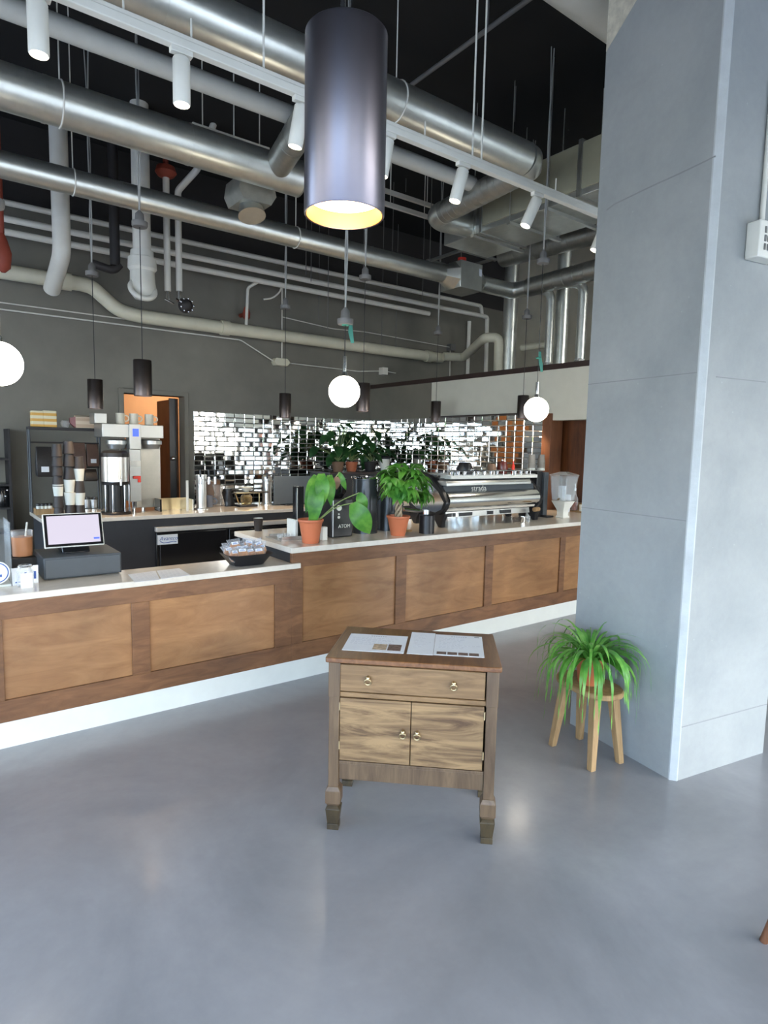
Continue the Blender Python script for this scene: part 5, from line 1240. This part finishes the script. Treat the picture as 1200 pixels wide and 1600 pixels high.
# jars by the urn and the bottle caddy
wcx = ony(68, 790, 7.3)
cdy = thing('wooden_caddy', 'low pale wooden caddy of dark topped jars at the left end of the back bar', 'caddy', V((wcx.x, 7.3, ZB)))
xw0, xw1 = ony(54, 790, 7.3).x, ony(84, 790, 7.3).x
build('box', MB().box(xw0, xw1, 7.22, 7.235, ZB, ZB+.06).box(xw0, xw1, 7.365, 7.38, ZB, ZB+.06).box(xw0, xw0+.012, 7.2355, 7.3645, ZB, ZB+.06).box(xw1-.012, xw1, 7.2355, 7.3645, ZB, ZB+.06).box(xw0+.0125, xw1-.0125, 7.2355, 7.3645, ZB, ZB+.01), m_pine, cdy)
for i in range(4):
    x = xw0+.035+i*(xw1-xw0-.07)/3
    t = thing('spice_jar', 'white jar with black lid, %s in the wooden caddy' % ('leftmost', 'second from left', 'third from left', 'rightmost')[i], 'jar', V((x, 7.3, ZB+.0105)), 0, 'jars in the wooden caddy')
    build('body', MB().lathe((x, 7.3, ZB+.0105), [(.001, 0), (.022, 0), (.022, .075), (.001, .076)], 20), m_cupwht, t); build('lid', MB().lathe((x, 7.3, ZB+.0105), [(.024, .0762), (.024, .10), (.001, .105)], 20), m_bplastic, t)
for i, px in enumerate((140, 151)):
    c = onz(px, 795, ZB)+V((0, .1, 0))
    t = thing('steel_shaker', ('steel shaker just right of the cup towers', 'steel shaker touching the urn stand')[i], 'shaker', c, 0, 'steel shakers by the urn')
    build('cup', MB().lathe(c, [(.001, 0), (.035, 0), (.042, .10), (.001, .101)], 24), m_steel, t); build('top', MB().lathe(c, [(.040, .1012), (.03, .13), (.012, .14), (.001, .142)], 20), m_chrome, t)
for i, (px, py) in enumerate(((94, 803), (120, 805))):
    pass
# guard panel, taps, kettle, pour-over gear
f0, f1 = onz(243, 799, ZB), onz(305, 798, ZB)
gp = thing('guard_panel', 'low brushed metal splash guard on the back bar before the doorway', 'guard', V(((f0.x+f1.x)/2, 7.2, ZB)))
build('panel', MB().box(f0.x+.03, f1.x, 7.2, 7.206, ZB, ony(270, 778, 7.2).z), m_brass, gp)
build('front_edge', MB().box(f1.x-.012, f1.x, 7.0, 7.2, ZB, ony(300, 778, 7.2).z), m_steel, gp); build('side_fin', MB().box(f0.x+.03, f0.x+.05, 7.0, 7.2, ZB, ony(245, 778, 7.2).z), m_bgloss, gp)
pst = onz(283, 796, ZB); zt4 = ony(282, 749, pst.y).z
tag(build('white_stick', MB().box(pst.x-.014, pst.x+.014, 6.93, 6.942, ZB, zt4), m_wpaint, bevel=.003), 'upright white stick before the dark doorway on the back bar', 'stick')
def tapt(label, px, py, ptop, yb):
    c = onz(px, py, ZB); c.y = yb; c.x = ony(px, py, yb).x; h = ony(px, ptop, yb).z-ZB; r = .06
    t = thing('tap_tower', label, 'tap', c)
    build('column', MB().lathe(c, [(.001, 0), (r*1.4, 0), (r*1.4, .015), (r, .02), (r, h*.86), (r*1.1, h*.87), (r*1.1, h), (.001, h)], 32), m_steel, t)
    for dx in (-.055, .045, .12):
        build('tap', MB().cyl(c+V((dx*.6, -r, h*.85)), c+V((dx, -r-.06, h*.85)), .014).cyl(c+V((dx, -r-.06, h*.75)), c+V((dx, -r-.06, h*.95)), .016), m_chrome, t)
        build('tap_handle', MB().cyl(c+V((dx, -r-.06, h*.955)), c+V((dx, -r-.05, h*1.16)), .010, .016), m_bplastic, t)
tapt('steel tap tower at the left edge of the mirror tiles', 315, 797, 742, 7.06)
tapt('steel tap tower just left of the monitor', 417, 791, 745, 7.28)
def onbar(px, y): p = ony(px, 790, y); return V((p.x, y, ZB))
c = onbar(326, 7.3); tag(build('blue_mug', MB().lathe(c, [(.001, 0), (.05, 0), (.052, .14), (.048, .14), (.046, .01), (.001, .008)], 24).torus(c+V((.06, -.02, .07)), .035, .009, (.3, .95, 0)), plain('slate_blue_glaze', (.17, .20, .27), .35)), 'slate blue mug right of the left tap tower', 'mug')
c = onbar(341, 7.32); t = thing('glass_carafe', 'clear glass carafe between the blue mug and black kettle', 'carafe', c)
build('glass', MB().lathe(c, [(.001, 0), (.075, 0), (.08, .03), (.045, .17), (.075, .27), (.071, .27), (.041, .17), (.075, .03), (.001, .006)], 28), m_glass, t)
c = onbar(333, 7.5); t = thing('coffee_filter_box', 'brown round canister hanging above the carafe by the taps', 'canister', c)
build('tin', MB().lathe(c, [(.001, 0), (.09, 0), (.09, .31), (.06, .32), (.06, .33), (.001, .33)], 28), m_kraft, t)
c = onbar(356, 7.33); t = thing('kettle', 'matt black pitcher kettle on the back bar before the mirror tiles', 'kettle', c)
build('body', MB().lathe(c, [(.001, 0), (.085, 0), (.088, .01), (.075, .08), (.045, .17), (.052, .21), (.05, .215), (.001, .216)], 32), m_bplastic, t)
build('spout', MB().tube([c+V((-.04, -.01, .18)), c+V((-.075, -.02, .205))], [.014, .01], 8), m_bplastic, t)
build('handle', MB().tube([c+V((.045, 0, .195)), c+V((.105, 0, .185)), c+V((.125, 0, .12)), c+V((.085, 0, .05))], .009, 8, .05), m_bplastic, t)
c = onbar(386, 7.18); t = thing('pour_over_set', 'glass pour over stand on a black scale left of the right tap tower', 'pour over', c)
build('scale', MB().box(c.x-.13, c.x+.11, 7.10, 7.28, ZB, ZB+.025), m_bplastic, t, .005)
build('server', MB().lathe(c+V((-.01, 0, .0255)), [(.001, 0), (.06, 0), (.075, .04), (.07, .10), (.05, .12), (.047, .12), (.066, .1), (.07, .04), (.001, .005)], 28), glass('smoky_amber_glass', (.85, .74, .5), .03, 1.2), t)
build('stand', MB().box(c.x-.16, c.x+.19, 7.13, 7.25, ZB+.165, ZB+.18).cyl((c.x-.15, 7.19, ZB+.165), (c.x-.10, 7.19, ZB+.026), .008).cyl((c.x+.17, 7.19, ZB+.165), (c.x+.17, 7.19, ZB), .008), m_brass, t)
build('dripper', MB().lathe(c+V((-.01, 0, .181)), [(.025, 0), (.085, .06), (.081, .06), (.02, .003)], 28), m_cupwht, t)
build('ladle', MB().cyl((c.x+.0, 7.12, ZB+.19), (c.x+.25, 7.1, ZB+.175), .010), m_castiron, t)
# left dark shelving on the back wall
lsx = ony(14, 700, 8.4).x
ls = thing('dark_shelving', 'tall black shelving unit against the charcoal wall at far left', 'shelf', V((lsx-.6, 8.5, 0)))
for x in (lsx-1.2, lsx-.02): build('upright', MB().box(x, x+.025, 8.3, 8.68, 0, ony(8, 670, 8.4).z), m_castiron, ls)
for py in (716, 756, 792, 830): z = ony(8, py, 8.4).z; build('shelf_board', MB().box(lsx-1.174, lsx-.021, 8.3, 8.68, z-.02, z), m_castiron, ls)
zsh = ony(8, 792, 8.4).z
c = V((ony(3, 780, 8.45).x, 8.45, zsh)); t = thing('black_canister', 'black canister with shiny knobs on the dark shelving at far left', 'canister', c)
build('tin', MB().lathe(c, [(.001, 0), (.10, 0), (.11, .2), (.08, .27), (.001, .27)], 24), m_bgloss, t); build('knobs', MB().sphere(c+V((.03, -.11, .13)), .015).sphere(c+V((.05, -.10, .2)), .015), m_chrome, t)

# ------------------------------------------------------------------ invented street outside the glazing, added to vary the tile reflections
rs = random.Random(9)
m_treec = leafmat('added_tree_leaves', (.10, .22, .05), (.26, .38, .08), (.03, .09, .02))
for i, (x, y, h) in enumerate(((-10, 2, 5), (-11, 7.5, 5), (-5, -11, 5), (3.5, -12, 5), (12.5, -3, 5), (14, 2, 5))):
    t = thing('added_street_tree', 'invented leafy street tree outside the glazing', 'tree', (x, y, -.12), 0, 'invented street trees outside')
    build('trunk', MB().cyl((x, y, -.12), (x, y, h*.5), .12, .08, 10), m_kraft, t)
    cr = MB()
    for k_ in range(150):
        a, e_, rr = rs.uniform(0, 6.28), rs.uniform(-1.2, 1.5), rs.uniform(.5, 1.5)
        c = V((x+rr*math.cos(a)*math.cos(e_), y+rr*math.sin(a)*math.cos(e_), h*.62+rr*math.sin(e_)*1.1))
        dv = V((rs.uniform(-1, 1), rs.uniform(-1, 1), rs.uniform(-1, .3))).normalized()
        leafshape(cr, c, c+dv*.42, .13, V((.1, .2, 1)), 4, .1)
    build('crown', cr, m_treec, t)
struct('added_building_outside', MB().box(-22, -18, -6, 14, -.12, 5).box(-8, 12, -24, -20, -.12, 6), plain('pale_facade', (.74, .70, .62), .8, var=.2, scale=1.2))  # unseen pale blocks added to brighten the mirror tiles
struct('added_building_outside', MB().box(26, 30, -16, 12, -.12, 6), plain('brown_brick_facade', (.27, .22, .17), .8, var=.5, scale=.7))  # unseen darker block added to break up white tile reflections

# ------------------------------------------------------------------ light
wd = bpy.data.worlds.new('sky'); SC.world = wd; wd.use_nodes = True
nt = wd.node_tree; bg = nt.nodes['Background']
tc = nt.nodes.new('ShaderNodeTexCoord'); sx = nt.nodes.new('ShaderNodeSeparateXYZ'); nt.links.new(tc.outputs['Generated'], sx.inputs[0])
def skyramp(stops):
    r = nt.nodes.new('ShaderNodeValToRGB'); e = r.color_ramp.elements
    while len(e) < len(stops): e.new(.5)
    for el, (p_, c_) in zip(e, stops): el.position = p_; el.color = c4(c_)
    mr = nt.nodes.new('ShaderNodeMapRange'); inp(mr, From_Min=-1., From_Max=1.); nt.links.new(sx.outputs['Z'], mr.inputs['Value'])
    nt.links.new(mr.outputs['Result'], r.inputs['Fac']); return r
cool = skyramp([(0, (.42, .52, .60)), (.48, (.52, .62, .66)), (.55, (.62, .90, 1.25)), (1, (.42, .68, 1.25))])     # open shade side
warm = skyramp([(0, (.60, .60, .56)), (.48, (.85, .84, .76)), (.55, (1.42, 1.42, 1.34)), (1, (.74, .94, 1.3))])       # sunny street side
ms = nt.nodes.new('ShaderNodeMapRange'); inp(ms, From_Min=-.75, From_Max=.0); nt.links.new(sx.outputs['X'], ms.inputs['Value'])
nt.links.new(mix(nt, cool.outputs['Color'], warm.outputs['Color'], ms.outputs['Result'], 'MIX'), bg.inputs['Color'])
bg.inputs['Strength'].default_value = 7.0
def area(name, loc, rot, sx_, sy_, power, col, portal=False):
    l = bpy.data.lights.new(name, 'AREA'); l.shape = 'RECTANGLE'; l.size = sx_; l.size_y = sy_; l.energy = power; l.color = col
    o = bpy.data.objects.new(name, l); o.location = loc; o.rotation_euler = rot; COL.objects.link(o)
    if portal: l.cycles.is_portal = True
    return o
HW, HC = HD-.12, (HD+.12)/2
area('window_portal', (XL-.05, (YF+YB)/2, HC), (0, R_(-90), 0), HW, YB-YF, 1, (1, 1, 1), True)
area('window_portal', ((XL+XG)/2, YF-.05, HC), (R_(90), 0, 0), XG-XL, HW, 1, (1, 1, 1), True)
area('window_portal', (XG+.02, (YF+4.2)/2, HC), (0, R_(90), 0), HW, 4.2-YF, 1, (1, 1, 1), True)
for n_, lo, en, c_, rad_ in (('corridor_lamp', (dr+.3, YB+1.1, 2.5), 24, (1, .80, .58), .15),
                       ('pendant_bulb', (px_, py_, zbot+.02), 3, (1, .62, .3), .05)):
    l = bpy.data.lights.new(n_, 'POINT'); l.energy = en; l.color = c_; l.shadow_soft_size = rad_
    o = bpy.data.objects.new(n_, l); o.location = lo; COL.objects.link(o)
for c_ in SMALL:
    l = bpy.data.lights.new('pendant_spot', 'SPOT'); l.energy = 28; l.color = (1, .74, .48); l.spot_size = R_(115); l.spot_blend = .6; l.shadow_soft_size = .05
    o = bpy.data.objects.new('pendant_spot', l); o.location = c_-V((0, 0, .146)); COL.objects.link(o)
vs = SC.view_settings; SC.display_settings.display_device = 'sRGB'
vs.view_transform = 'Standard'; vs.look = 'None'; vs.gamma = 1; vs.use_curve_mapping = False; vs.exposure = 0.85
SC.cycles.max_bounces = 10; SC.cycles.glossy_bounces = 6; SC.cycles.transmission_bounces = 8; SC.cycles.transparent_max_bounces = 8
SC.cycles.sample_clamp_indirect = 6.0
SC.cycles.caustics_reflective = False; SC.cycles.caustics_refractive = False
